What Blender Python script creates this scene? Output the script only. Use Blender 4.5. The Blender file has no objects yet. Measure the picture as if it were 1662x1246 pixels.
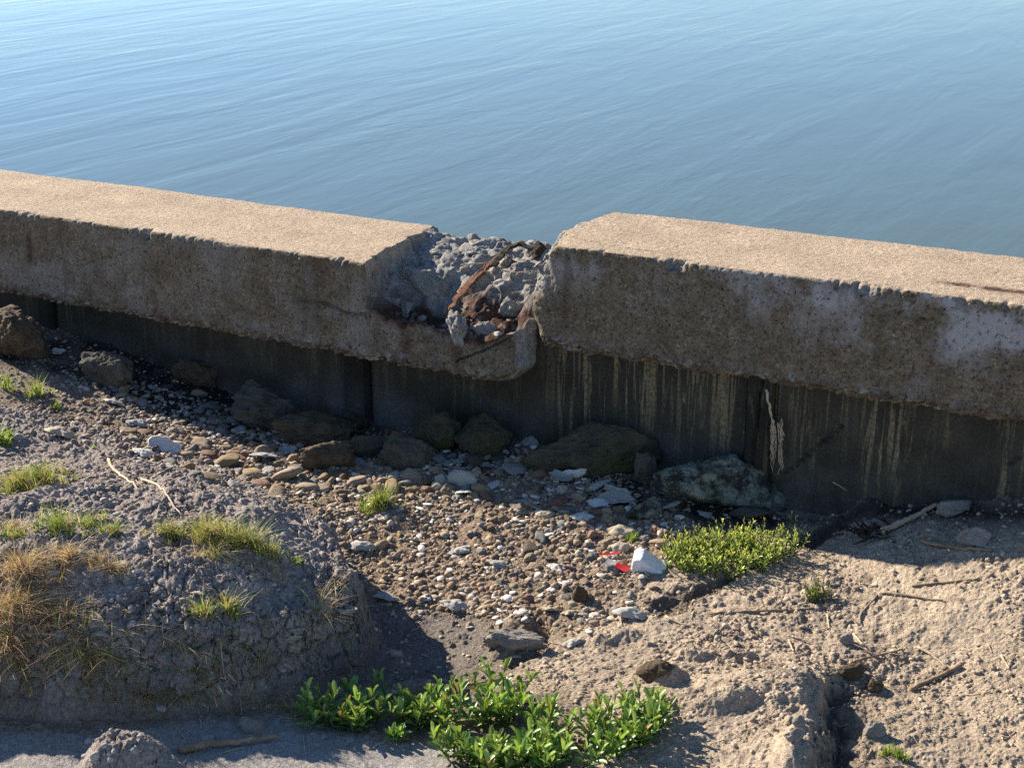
import bpy, math, random
import numpy as np
from mathutils import Vector

random.seed(7)
RNG = np.random.default_rng(11)
R = math.radians
scene = bpy.context.scene
COL = scene.collection

# ------------------------------------------------------------------ camera
CAMZ = 1.65
F = 2400.0
PITCH = math.atan((623 + 235) / F)
cam_d = bpy.data.cameras.new("camera")
cam_d.sensor_width = 36.0
cam_d.lens = 36.0 * F / 1662.0
cam_d.clip_start = 0.05
cam_d.clip_end = 3000.0
cam = bpy.data.objects.new("camera", cam_d)
COL.objects.link(cam)
cam.location = (0, 0, CAMZ)
cam.rotation_euler = (math.pi / 2 - PITCH, 0, 0)
cam_d.dof.use_dof = True
cam_d.dof.focus_distance = 4.1
cam_d.dof.aperture_fstop = 18.0
scene.camera = cam

# ------------------------------------------------------------------ sky, sun, exposure
SUN_EL, SUN_DIR_DEG = 28.0, 140.0          # direction towards the sun, degrees from +X
wd = bpy.data.worlds.new("World")
scene.world = wd
wd.use_nodes = True
nt = wd.node_tree
bg = nt.nodes["Background"]
sky = nt.nodes.new("ShaderNodeTexSky")
sky.sky_type = 'NISHITA'
sky.sun_disc = False
sky.sun_elevation = R(SUN_EL)
sky.sun_rotation = R(90 - SUN_DIR_DEG)
sky.air_density = 1.0
sky.dust_density = 0.0
sky.ozone_density = 4.0
sky.altitude = 1500
nt.links.new(sky.outputs[0], bg.inputs[0])
bg.inputs[1].default_value = 0.078
sun_d = bpy.data.lights.new("sun", 'SUN')
sun_d.energy = 5.0
sun_d.angle = R(0.53)
sun_d.color = (1.0, 0.89, 0.745)
sun = bpy.data.objects.new("sun", sun_d)
COL.objects.link(sun)
sv = Vector((math.cos(R(SUN_DIR_DEG)) * math.cos(R(SUN_EL)), math.sin(R(SUN_DIR_DEG)) * math.cos(R(SUN_EL)), math.sin(R(SUN_EL))))
sun.rotation_euler = sv.to_track_quat('Z', 'Y').to_euler()
scene.view_settings.view_transform = 'Standard'
scene.view_settings.look = 'None'
scene.view_settings.gamma = 1.0
scene.view_settings.exposure = 1.20
scene.cycles.use_denoising = False
scene.cycles.max_bounces = 6

# ------------------------------------------------------------------ pixel helper, noise
CP, SP = math.cos(PITCH), math.sin(PITCH)

def ray(px, py):
    x = (px - 831.0) / F
    y = -(py - 623.0) / F
    return np.array([x, CP + y * SP, -SP + y * CP])

def atz(px, py, z):
    r = ray(px, py)
    return np.array([0, 0, CAMZ]) + (z - CAMZ) / r[2] * r

def project(x, y, z):
    dz = z - CAMZ
    d = y * CP - dz * SP
    u = y * SP + dz * CP
    d = np.where(d > 0.05, d, 0.05)
    return 831 + F * x / d, 623 - F * u / d

_pr = np.random.default_rng(5)
PERM = np.concatenate([_pr.permutation(256)] * 3)
GRAD = _pr.normal(size=(256, 3))
GRAD /= np.linalg.norm(GRAD, axis=1)[:, None]

def pn(x, y, z=0.0):
    x = np.asarray(x, float); y = np.asarray(y, float); z = np.zeros_like(x) + z
    xi = np.floor(x).astype(int); yi = np.floor(y).astype(int); zi = np.floor(z).astype(int)
    xf, yf, zf = x - xi, y - yi, z - zi
    u = xf * xf * xf * (xf * (xf * 6 - 15) + 10)
    v = yf * yf * yf * (yf * (yf * 6 - 15) + 10)
    w = zf * zf * zf * (zf * (zf * 6 - 15) + 10)
    out = 0
    for a in (0, 1):
        for b in (0, 1):
            for c in (0, 1):
                h = PERM[PERM[PERM[(xi + a) & 255] + ((yi + b) & 255)] + ((zi + c) & 255)]
                g = GRAD[h]
                d = g[..., 0] * (xf - a) + g[..., 1] * (yf - b) + g[..., 2] * (zf - c)
                out = out + d * (u if a else 1 - u) * (v if b else 1 - v) * (w if c else 1 - w)
    return out * 1.6

def fbm(x, y, z=0.0, sc=1.0, octv=4, gain=0.5, off=0.0):
    s = 0; a = 1.0; n = 0
    for i in range(octv):
        k = sc * 2.03 ** i
        s = s + a * pn(np.asarray(x) * k + off + 17.3 * i, np.asarray(y) * k + off * 1.7, np.asarray(z) * k + 3.1 * i)
        n += a; a *= gain
    return s / n

def worley(x, y, sc, seed=0):
    x = x * sc + 100; y = y * sc + 100
    xi = np.floor(x).astype(int); yi = np.floor(y).astype(int)
    f1 = np.full(x.shape, 9.0); f2 = np.full(x.shape, 9.0); idd = np.zeros(x.shape)
    tab = np.random.default_rng(seed).random((256, 3))
    for a in (-1, 0, 1):
        for b in (-1, 0, 1):
            h = PERM[PERM[(xi + a + seed) & 255] + ((yi + b) & 255)]
            t = tab[h]
            d = np.hypot(xi + a + t[..., 0] - x, yi + b + t[..., 1] - y)
            near = d < f1
            f2 = np.where(near, f1, np.minimum(f2, d))
            idd = np.where(near, t[..., 2], idd)
            f1 = np.where(near, d, f1)
    return f1, f2, idd

def sstep(a, b, x):
    t = np.clip((x - a) / (b - a), 0, 1)
    return t * t * (3 - 2 * t)

def poly_sd(x, y, poly):
    """signed distance, positive inside"""
    poly = np.asarray(poly, float)
    n = len(poly)
    best = np.full(x.shape, 1e9)
    inside = np.zeros(x.shape, bool)
    for i in range(n):
        ax, ay = poly[i]; bx, by = poly[(i + 1) % n]
        ex, ey = bx - ax, by - ay
        t = np.clip(((x - ax) * ex + (y - ay) * ey) / (ex * ex + ey * ey + 1e-12), 0, 1)
        best = np.minimum(best, np.hypot(x - ax - t * ex, y - ay - t * ey))
        if ey != 0:
            cr = ((ay > y) != (by > y)) & (x < (bx - ax) * (y - ay) / ey + ax)
            inside ^= cr
    return np.where(inside, best, -best)

# ------------------------------------------------------------------ mesh and object helpers
def npmesh(name, V, Fc, col=None, smooth=True, attrs=None):
    me = bpy.data.meshes.new(name)
    V = np.ascontiguousarray(V, np.float32)
    me.vertices.add(len(V)); me.vertices.foreach_set("co", V.ravel())
    if not isinstance(Fc, list):
        Fc = [Fc]
    idx = np.concatenate([f.ravel() for f in Fc if len(f)]).astype(np.int32)
    tot = np.concatenate([np.full(len(f), f.shape[1]) for f in Fc if len(f)]).astype(np.int32)
    st = np.concatenate([[0], np.cumsum(tot)[:-1]]).astype(np.int32)
    me.loops.add(len(idx)); me.loops.foreach_set("vertex_index", idx)
    me.polygons.add(len(tot)); me.polygons.foreach_set("loop_start", st)
    try:
        me.polygons.foreach_set("loop_total", tot)
    except Exception:
        pass
    me.update(calc_edges=True)
    me.polygons.foreach_set("use_smooth", np.full(len(tot), bool(smooth)))
    if col is not None:
        ca = me.color_attributes.new("Col", 'FLOAT_COLOR', 'POINT')
        c = np.ones((len(V), 4), np.float32); c[:, :3] = col
        ca.data.foreach_set("color", c.ravel())
    for k, a in (attrs or {}).items():
        at = me.attributes.new(k, 'FLOAT', 'POINT')
        at.data.foreach_set("value", np.ascontiguousarray(a, np.float32))
    return me

def link(name, me, mat=None, parent=None, loc=None, rot=None):
    o = bpy.data.objects.new(name, me)
    COL.objects.link(o)
    if mat is not None and me is not None and not me.materials:
        me.materials.append(mat)
    if parent is not None:
        o.parent = parent
    if loc is not None:
        o.location = loc
    if rot is not None:
        o.rotation_euler = rot
    return o

def tag(o, label=None, cat=None, group=None, kind=None):
    if label: o["label"] = label
    if cat: o["category"] = cat
    if group: o["group"] = group
    if kind: o["kind"] = kind
    return o

def grid_faces(nr, nc, wrap=False):
    r = np.arange(nr - 1)[:, None]; c = np.arange(nc if wrap else nc - 1)[None, :]
    c2 = (c + 1) % nc
    a = r * nc + c; b = r * nc + c2; d = (r + 1) * nc + c; e = (r + 1) * nc + c2
    return np.stack([a, b, e, d], -1).reshape(-1, 4)

class MatB:
    def __init__(self, name, rough=0.9, spec=0.3):
        self.m = bpy.data.materials.new(name); self.m.use_nodes = True
        self.t = self.m.node_tree; self.b = self.t.nodes["Principled BSDF"]
        self.b.inputs["Roughness"].default_value = rough
        self.b.inputs["Specular IOR Level"].default_value = spec
        self.tc = self.t.nodes.new("ShaderNodeTexCoord")
    def n(self, kind, **kw):
        nd = self.t.nodes.new(kind)
        for k, v in kw.items():
            if k[0].isupper() or k.isdigit():
                key = int(k) if k.isdigit() else k.replace("_", " ")
                nd.inputs[key].default_value = v
            else:
                setattr(nd, k, v)
        return nd
    def l(self, a, b):
        self.t.links.new(a, b)
    def coord(self, scale=(1, 1, 1), rot=(0, 0, 0), src="Object"):
        mp = self.n("ShaderNodeMapping")
        mp.inputs["Scale"].default_value = scale; mp.inputs["Rotation"].default_value = rot
        self.l(self.tc.outputs[src], mp.inputs[0])
        return mp.outputs[0]
    def noise(self, scale, detail=4, rough=0.55, vec=None, dist=0.0):
        nd = self.n("ShaderNodeTexNoise", Scale=scale, Detail=detail, Roughness=rough, Distortion=dist)
        self.l(vec if vec is not None else self.tc.outputs["Object"], nd.inputs["Vector"])
        return nd.outputs[0]
    def vor(self, scale, vec=None, feature='F1', out="Distance"):
        nd = self.n("ShaderNodeTexVoronoi", feature=feature)
        nd.inputs["Scale"].default_value = scale
        self.l(vec if vec is not None else self.tc.outputs["Object"], nd.inputs["Vector"])
        return nd.outputs[out]
    def ramp(self, fac, stops):
        nd = self.n("ShaderNodeValToRGB")
        e = nd.color_ramp.elements
        while len(e) < len(stops): e.new(0.5)
        for i, (p, c) in enumerate(stops):
            e[i].position = p
            e[i].color = (c, c, c, 1) if isinstance(c, (int, float)) else (*c, 1)
        self.l(fac, nd.inputs[0])
        return nd.outputs[0]
    def mix(self, fac, a, b, mode='MIX'):
        nd = self.n("ShaderNodeMix", data_type='RGBA', blend_type=mode)
        for s, v in ((nd.inputs[0], fac), (nd.inputs[6], a), (nd.inputs[7], b)):
            if isinstance(v, (int, float)): s.default_value = v
            elif isinstance(v, tuple): s.default_value = (*v, 1)
            else: self.l(v, s)
        return nd.outputs[2]
    def math(self, op, a, b=0.0, clamp=False):
        nd = self.n("ShaderNodeMath", operation=op, use_clamp=clamp)
        for s, v in ((nd.inputs[0], a), (nd.inputs[1], b)):
            if isinstance(v, (int, float)): s.default_value = v
            else: self.l(v, s)
        return nd.outputs[0]
    def attr(self, name):
        nd = self.n("ShaderNodeAttribute"); nd.attribute_name = name
        return nd.outputs["Fac" if name != "Col" else "Color"]
    def bump(self, h, dist, strength=1.0, prev=None):
        nd = self.n("ShaderNodeBump", Strength=strength, Distance=dist)
        self.l(h, nd.inputs["Height"])
        if prev is not None: self.l(prev, nd.inputs["Normal"])
        return nd.outputs[0]
    def base(self, c):
        if isinstance(c, tuple): self.b.inputs["Base Color"].default_value = (*c, 1)
        else: self.l(c, self.b.inputs["Base Color"])
    def normal(self, n): self.l(n, self.b.inputs["Normal"])

# ------------------------------------------------------------------ materials
def mat_ground():
    m = MatB("mud_and_sand", 0.95, 0.2)
    c = m.attr("Col")
    v = m.ramp(m.noise(90, 6, 0.65), [(0.3, 0.70), (0.7, 1.28)])
    v2 = m.ramp(m.noise(9, 4, 0.6), [(0.3, 0.84), (0.7, 1.14)])
    c = m.mix(1.0, c, v, 'MULTIPLY'); c = m.mix(1.0, c, v2, 'MULTIPLY')
    sp = m.ramp(m.vor(260, out="Color"), [(0.0, 0.72), (1.0, 1.25)])
    c = m.mix(0.7, c, sp, 'MULTIPLY')
    m.base(c)
    b = m.bump(m.noise(150, 7, 0.75), 0.007, 1.0)
    b = m.bump(m.vor(330), 0.0015, 0.7, b)
    m.normal(b)
    return m.m

def mat_cap():
    """cast concrete: sandy worn top, grey-brown stained face, clean broken core, rust"""
    m = MatB("weathered_concrete", 0.93, 0.25)
    top = m.ramp(m.vor(420, out="Color"), [(0.0, (0.27, 0.195, 0.13)), (0.35, (0.45, 0.345, 0.24)), (0.75, (0.54, 0.42, 0.30)), (1.0, (0.66, 0.56, 0.45))])
    top = m.mix(1.0, top, m.ramp(m.noise(7, 5, 0.6), [(0.3, 0.82), (0.7, 1.12)]), 'MULTIPLY')
    top = m.mix(1.0, top, m.ramp(m.noise(75, 5, 0.7), [(0.35, 0.72), (0.6, 1.12)]), 'MULTIPLY')
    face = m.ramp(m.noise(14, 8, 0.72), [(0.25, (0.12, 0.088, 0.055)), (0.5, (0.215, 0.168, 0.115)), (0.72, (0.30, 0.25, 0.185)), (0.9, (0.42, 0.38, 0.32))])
    grit = m.ramp(m.vor(175, out="Color"), [(0.0, 0.50), (0.55, 0.95), (0.85, 1.2), (1.0, 2.0)])
    face = m.mix(0.85, face, grit, 'MULTIPLY')
    lich = m.ramp(m.noise(55, 5, 0.7), [(0.60, 0.0), (0.68, 0.55)])
    face = m.mix(lich, face, (0.36, 0.33, 0.21))
    pale = m.math('MULTIPLY', m.ramp(m.noise(5.5, 6, 0.65), [(0.46, 0.0), (0.62, 1.0)]), m.attr("pale"), True)
    face = m.mix(pale, face, (0.46, 0.44, 0.43))
    strk = m.ramp(m.noise(1.0, 4, 0.6, m.coord((14, 14, 1.3))), [(0.55, 0.0), (0.72, 0.6)])
    face = m.mix(strk, face, (0.10, 0.072, 0.05))
    spots = m.ramp(m.noise(110, 3, 0.5), [(0.30, 0.95), (0.37, 0.0)])
    face = m.mix(spots, face, (0.025, 0.021, 0.018))
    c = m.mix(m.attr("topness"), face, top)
    core = m.ramp(m.noise(30, 7, 0.7), [(0.3, (0.20, 0.19, 0.175)), (0.55, (0.36, 0.345, 0.32)), (0.8, (0.50, 0.48, 0.44))])
    core = m.mix(0.6, core, m.ramp(m.vor(120, out="Color"), [(0.0, 0.5), (1.0, 1.3)]), 'MULTIPLY')
    c = m.mix(m.attr("broken"), c, core)
    rust = m.ramp(m.noise(40, 6, 0.7), [(0.3, (0.03, 0.018, 0.013)), (0.58, (0.10, 0.045, 0.026)), (0.8, (0.30, 0.14, 0.07))])
    rf = m.math('MULTIPLY', m.attr("rust"), m.ramp(m.noise(16, 6, 0.7), [(0.34, 0.0), (0.52, 1.0)]), True)
    c = m.mix(rf, c, rust)
    gravel = m.ramp(m.vor(60, out="Color"), [(0.0, (0.07, 0.05, 0.035)), (0.4, (0.19, 0.13, 0.09)), (0.7, (0.30, 0.24, 0.18)), (1.0, (0.5, 0.46, 0.4))])
    gf = m.math('MULTIPLY', m.attr("lower"), m.ramp(m.noise(22, 4, 0.6), [(0.40, 0.0), (0.55, 1.0)]), True)
    c = m.mix(gf, c, gravel)
    # hairline cracks: dark lines where stretched cells meet
    ed = m.vor(1.0, m.coord((2.3, 3.0, 5.0)), 'DISTANCE_TO_EDGE')
    wv = m.n("ShaderNodeMapping"); 
    m.base(c)
    b = m.bump(m.noise(120, 6, 0.75), 0.006, 0.9)
    b = m.bump(m.ramp(m.noise(85, 3, 0.5), [(0.25, 0.0), (0.36, 1.0)]), 0.005, 0.8, b)
    b = m.bump(m.vor(420), 0.0018, 0.8, b)
    m.normal(b)
    return m.m

def mat_wall(tone=1.0):
    m = MatB("stained_sheet_concrete", 0.85, 0.3)
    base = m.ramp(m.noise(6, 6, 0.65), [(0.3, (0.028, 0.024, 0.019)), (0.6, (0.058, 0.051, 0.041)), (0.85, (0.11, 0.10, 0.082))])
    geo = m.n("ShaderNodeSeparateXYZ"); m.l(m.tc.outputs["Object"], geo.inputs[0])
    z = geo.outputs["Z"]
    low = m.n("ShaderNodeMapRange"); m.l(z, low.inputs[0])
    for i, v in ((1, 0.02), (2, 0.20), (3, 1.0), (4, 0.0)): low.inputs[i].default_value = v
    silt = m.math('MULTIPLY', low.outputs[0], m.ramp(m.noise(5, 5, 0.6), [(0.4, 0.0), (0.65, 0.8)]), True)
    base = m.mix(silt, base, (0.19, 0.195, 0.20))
    st = m.ramp(m.noise(1.0, 4, 0.65, m.coord((75, 75, 2.2)), 0.3), [(0.53, 0.0), (0.60, 1.0)])
    grp = m.ramp(m.noise(1.0, 2, 0.5, m.coord((5.5, 5.5, 0.8))), [(0.36, 0.0), (0.52, 1.0)])
    zz = m.math('ADD', z, m.math('MULTIPLY', m.math('SUBTRACT', m.noise(1.0, 3, 0.7, m.coord((30, 30, 0.01))), 0.5), 0.9))
    up = m.n("ShaderNodeMapRange"); m.l(zz, up.inputs[0])
    for i, v in ((1, 0.12), (2, 0.26), (3, 0.0), (4, 1.0)): up.inputs[i].default_value = v
    wide = m.ramp(m.noise(1.0, 5, 0.7, m.coord((34, 34, 4.0)), 0.6), [(0.55, 0.0), (0.62, 1.0)])
    st = m.math('MAXIMUM', m.math('MULTIPLY', st, 0.8), wide)
    xm = m.n("ShaderNodeMapRange"); m.l(geo.outputs['X'], xm.inputs[0])
    for i, v in ((1, -0.25), (2, 0.1), (3, 0.30), (4, 1.0)): xm.inputs[i].default_value = v
    st = m.math('MULTIPLY', st, xm.outputs[0])
    sf = m.math('MULTIPLY', m.math('MULTIPLY', st, grp, True), up.outputs[0], True)
    sf = m.math('MULTIPLY', sf, m.ramp(m.noise(90, 4, 0.7), [(0.35, 0.25), (0.55, 1.0)]))
    base = m.mix(m.math('MULTIPLY', sf, 0.85), base, (0.30, 0.24, 0.15))
    base = m.mix(1.0, base, m.ramp(m.noise(130, 4, 0.6), [(0.3, 0.7), (0.7, 1.3)]), 'MULTIPLY')
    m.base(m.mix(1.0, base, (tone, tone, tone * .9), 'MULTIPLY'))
    m.normal(m.bump(m.noise(70, 6, 0.7), 0.003, 0.8))
    return m.m

def mat_stone(name, lo, hi, bump=0.004, sc=30, moss=None):
    m = MatB(name, 0.88, 0.3)
    c = m.ramp(m.noise(sc, 7, 0.7), [(0.3, lo), (0.7, hi)])
    if moss:
        c = m.mix(m.ramp(m.noise(sc * 0.7, 6, 0.75), [(0.45, 0.0), (0.6, 1.0)]), c, moss)
    c = m.mix(m.ramp(m.noise(sc * 4, 3, 0.5), [(0.28, 0.8), (0.38, 0.0)]), c, (0.02, 0.018, 0.015))
    m.base(c)
    m.normal(m.bump(m.noise(sc * 3, 6, 0.75), bump, 1.0))
    return m.m

def mat_objcol(name, rough=0.8, sc=60, var=(0.65, 1.3), bump=0.002):
    m = MatB(name, rough, 0.35)
    oi = m.n("ShaderNodeObjectInfo")
    c = m.mix(1.0, oi.outputs["Color"], m.ramp(m.noise(sc, 6, 0.65), [(0.3, var[0]), (0.7, var[1])]), 'MULTIPLY')
    m.base(c)
    m.normal(m.bump(m.noise(sc * 3, 5, 0.7), bump, 0.8))
    return m.m

def mat_vcol(name, rough=0.85, trans=0.0, sc=200, spec=0.3, var=(0.75, 1.2)):
    m = MatB(name, rough, spec)
    c = m.attr("Col")
    c = m.mix(1.0, c, m.ramp(m.noise(sc, 3, 0.6), [(0.3, var[0]), (0.7, var[1])]), 'MULTIPLY')
    m.base(c)
    if trans:
        tr = m.n("ShaderNodeBsdfTranslucent")
        m.l(m.mix(1.0, c, (1.35, 1.35, 0.75), 'MULTIPLY'), tr.inputs[0])
        ms = m.n("ShaderNodeMixShader"); ms.inputs[0].default_value = trans
        m.l(m.b.outputs[0], ms.inputs[1]); m.l(tr.outputs[0], ms.inputs[2])
        m.l(ms.outputs[0], m.t.nodes["Material Output"].inputs[0])
    return m.m

def mat_plain(name, lo, hi, sc=60, rough=0.8, bump=0.002, stretch=(1, 1, 1)):
    m = MatB(name, rough, 0.3)
    v = m.coord(stretch)
    m.base(m.ramp(m.noise(sc, 6, 0.65, v), [(0.3, lo), (0.7, hi)]))
    m.normal(m.bump(m.noise(sc * 3, 5, 0.7, v), bump, 0.9))
    return m.m

def mat_water():
    m = MatB("bay_water", 0.06, 0.5)
    m.b.inputs["IOR"].default_value = 1.33
    m.base((0.085, 0.118, 0.098))
    def wc(ang, sx, sy):
        r_ = m.coord((1, 1, 1), (0, 0, R(ang)))
        mp = m.n("ShaderNodeMapping"); mp.inputs["Scale"].default_value = (sx, sy, 1)
        m.l(r_, mp.inputs[0]); return mp.outputs[0]
    big = m.noise(1.0, 3, 0.5, wc(-64, 0.42, 1.9), 0.5)
    mid = m.noise(1.0, 4, 0.55, wc(-60, 1.9, 5.6), 0.7)
    fine = m.noise(1.0, 3, 0.6, wc(-67, 10, 22.0), 0.6)
    patch = m.ramp(m.noise(0.16, 2, 0.5), [(0.38, 0.25), (0.62, 1.0)])
    b = m.bump(big, 0.0115, 1.0)
    b = m.bump(m.math('MULTIPLY', mid, patch), 0.0034, 1.0, b)
    b = m.bump(m.math('MULTIPLY', fine, patch), 0.0017, 1.0, b)
    m.normal(b)
    return m.m

M_ground, M_cap, M_wall, M_water = mat_ground(), mat_cap(), mat_wall(), mat_water()
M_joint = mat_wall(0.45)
M_peb = mat_objcol("pebble_stone", 0.75)
M_shell = mat_objcol("oyster_shell", 0.6, 35, (0.7, 1.15), 0.003)
M_gravel = mat_vcol("small_gravel", 0.85)
M_grass = mat_vcol("grass_blade", 0.55, 0.35, 40)
M_leaf = mat_vcol("succulent_leaf", 0.38, 0.25, 60, 0.5, (0.85, 1.15))
M_boul = mat_stone("grey_boulder_stone", (0.06, 0.055, 0.04), (0.155, 0.142, 0.108), 0.012, 16)
M_moss = mat_stone("mossy_boulder_stone", (0.045, 0.04, 0.026), (0.12, 0.105, 0.066), 0.014, 15, (0.07, 0.075, 0.028))
M_crust = mat_stone("encrusted_rock", (0.025, 0.025, 0.018), (0.09, 0.095, 0.07), 0.018, 30, (0.34, 0.37, 0.29))
M_brown = mat_stone("brown_boulder_stone", (0.06, 0.043, 0.027), (0.17, 0.125, 0.075), 0.012, 20)
M_mudrock = mat_stone("mud_clod", (0.22, 0.19, 0.16), (0.36, 0.32, 0.28), 0.006, 30)
M_stick = mat_plain("dry_stick_bark", (0.16, 0.105, 0.065), (0.36, 0.27, 0.19), 40, 0.85, 0.002)
M_straw = mat_plain("dry_straw", (0.36, 0.27, 0.17), (0.58, 0.47, 0.33), 50, 0.7)
M_rust = mat_plain("rusted_steel", (0.045, 0.02, 0.012), (0.28, 0.12, 0.055), 55, 0.9, 0.006)
M_wood = mat_plain("rotten_wood", (0.018, 0.014, 0.01), (0.06, 0.045, 0.032), 40, 0.95, 0.006)
M_foam = mat_plain("white_foam", (0.72, 0.72, 0.72), (0.86, 0.86, 0.86), 70, 0.7, 0.003)
M_red = mat_plain("red_plastic", (0.42, 0.02, 0.025), (0.55, 0.035, 0.045), 60, 0.4, 0.0005)
M_greyp = mat_plain("faded_plastic", (0.38, 0.35, 0.34), (0.46, 0.43, 0.41), 60, 0.5, 0.0005)

# ------------------------------------------------------------------ ground height
WALL_A = R(-28.0)
WN = np.array([math.sin(-WALL_A), math.cos(WALL_A)])     # from land to water
WALL_C = 3.91

def wall_dist(x, y):       # > 0 on the water side
    return x * WN[0] + (y - WALL_C) * WN[1]

CTRL = []
def cp(px, py, z):
    p = atz(px, py, z); CTRL.append((p[0], p[1], z))
for a in [(-150, 560, .19), (0, 562, .17), (150, 550, .145), (300, 612, .08), (400, 650, .04), (500, 680, .015), (600, 702, .035), (720, 735, .055),
          (850, 745, .075), (1080, 798, .07), (1200, 825, .05), (1300, 834, .035), (1380, 825, .06), (1470, 812, .12), (1662, 812, .20), (1800, 820, .22),
          (0, 640, .155), (150, 660, .105), (250, 700, .07), (350, 725, .045), (-100, 700, .16), (100, 720, .11),
          (500, 760, .025), (700, 768, .045), (850, 790, .05), (1000, 860, .03), (700, 860, 0), (850, 930, 0), (1000, 950, .005), (620, 900, -.02),
          (680, 960, -.03), (690, 1010, -.05), (620, 1080, -.05), (760, 1040, -.045), (850, 1010, -.01), (560, 1160, -.01),
          (1160, 900, .035), (1300, 900, .045), (1450, 900, .075), (1662, 900, .15), (1662, 1000, .09), (1400, 1000, .025), (1200, 1000, .02),
          (1100, 1080, .02), (1000, 1080, .0), (1250, 1120, .035), (1300, 1200, .03), (1500, 1100, .0), (1662, 1150, .03), (1550, 1246, -.01),
          (1100, 1246, .01), (900, 1200, 0), (700, 1246, 0), (400, 1246, 0), (0, 1246, 0), (860, 1110, -.005)]:
    cp(*a)
for w in [(-1.2, 2.6, .0), (-.7, 2.62, .0), (-.5, 2.9, .0), (-.8, 3.1, .02), (-1.3, 3.1, .03), (-.8, 3.5, .06), (-1.3, 3.6, .10), (-.6, 3.4, .03),
          (-2.2, 2.6, .05), (2.2, 2.6, .02), (0, 1.5, 0), (-1.5, 1.5, 0), (1.5, 1.5, 0)]:
    CTRL.append(w)
CT = np.array(CTRL)
def _k(r): return r
D0 = np.hypot(CT[:, None, 0] - CT[None, :, 0], CT[:, None, 1] - CT[None, :, 1])
Kw = np.linalg.solve(_k(D0) + 0.004 * np.eye(len(CT)), CT[:, 2])
def rbf(x, y):
    s = np.zeros(x.shape)
    for (cx, cy, _), w in zip(CTRL, Kw):
        s += w * np.sqrt((x - cx) ** 2 + (y - cy) ** 2 + 0.0015)
    return s

MOUND = [(-3.5, 2.40), (-1.3, 2.60), (-.95, 2.585), (-.67, 2.60), (-.50, 2.64), (-.39, 2.71), (-.325, 2.80), (-.285, 2.90), (-.30, 3.0), (-.36, 3.16),
         (-.42, 3.33), (-.56, 3.52), (-.72, 3.68), (-1.0, 3.95), (-3.5, 4.2)]
def P2(*pts, z=0.0):
    return [tuple(atz(a, b, z)[:2]) for a, b in pts]
PIT = P2((1300, 1128), (1335, 1085), (1385, 1078), (1425, 1100), (1405, 1150), (1440, 1195), (1480, 1300), (1330, 1300), (1345, 1220), (1318, 1170), z=0.0)
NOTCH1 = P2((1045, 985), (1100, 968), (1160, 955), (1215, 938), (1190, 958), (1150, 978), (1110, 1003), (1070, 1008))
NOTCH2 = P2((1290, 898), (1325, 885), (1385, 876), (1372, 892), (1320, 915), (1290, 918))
NOTCH3 = P2((860, 985), (905, 1000), (890, 1050), (830, 1075), (815, 1060), (850, 1030))
GRAV = [(200, 690), (330, 690), (560, 715), (900, 740), (1060, 790), (1110, 860), (1060, 930), (1060, 975), (930, 1035), (800, 1010), (640, 985), (590, 930), (520, 870), (400, 800), (290, 760), (210, 735)]
SAND = [(980, 985), (1060, 930), (1150, 900), (1290, 850), (1450, 850), (1800, 870), (2100, 1400), (840, 1400), (960, 1140), (820, 1110), (900, 1040)]
SILT = [(-200, 1185), (150, 1190), (330, 1170), (450, 1165), (560, 1190), (740, 1215), (700, 1500), (-300, 1500)]
DARK = [(-200, 540), (150, 545), (560, 685), (850, 730), (1200, 810), (1300, 840), (1440, 810), (1900, 800), (1900, 850), (1450, 845), (1250, 862), (1060, 850), (850, 785), (500, 745), (300, 700), (180, 640), (60, 600), (-200, 590)]

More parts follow.
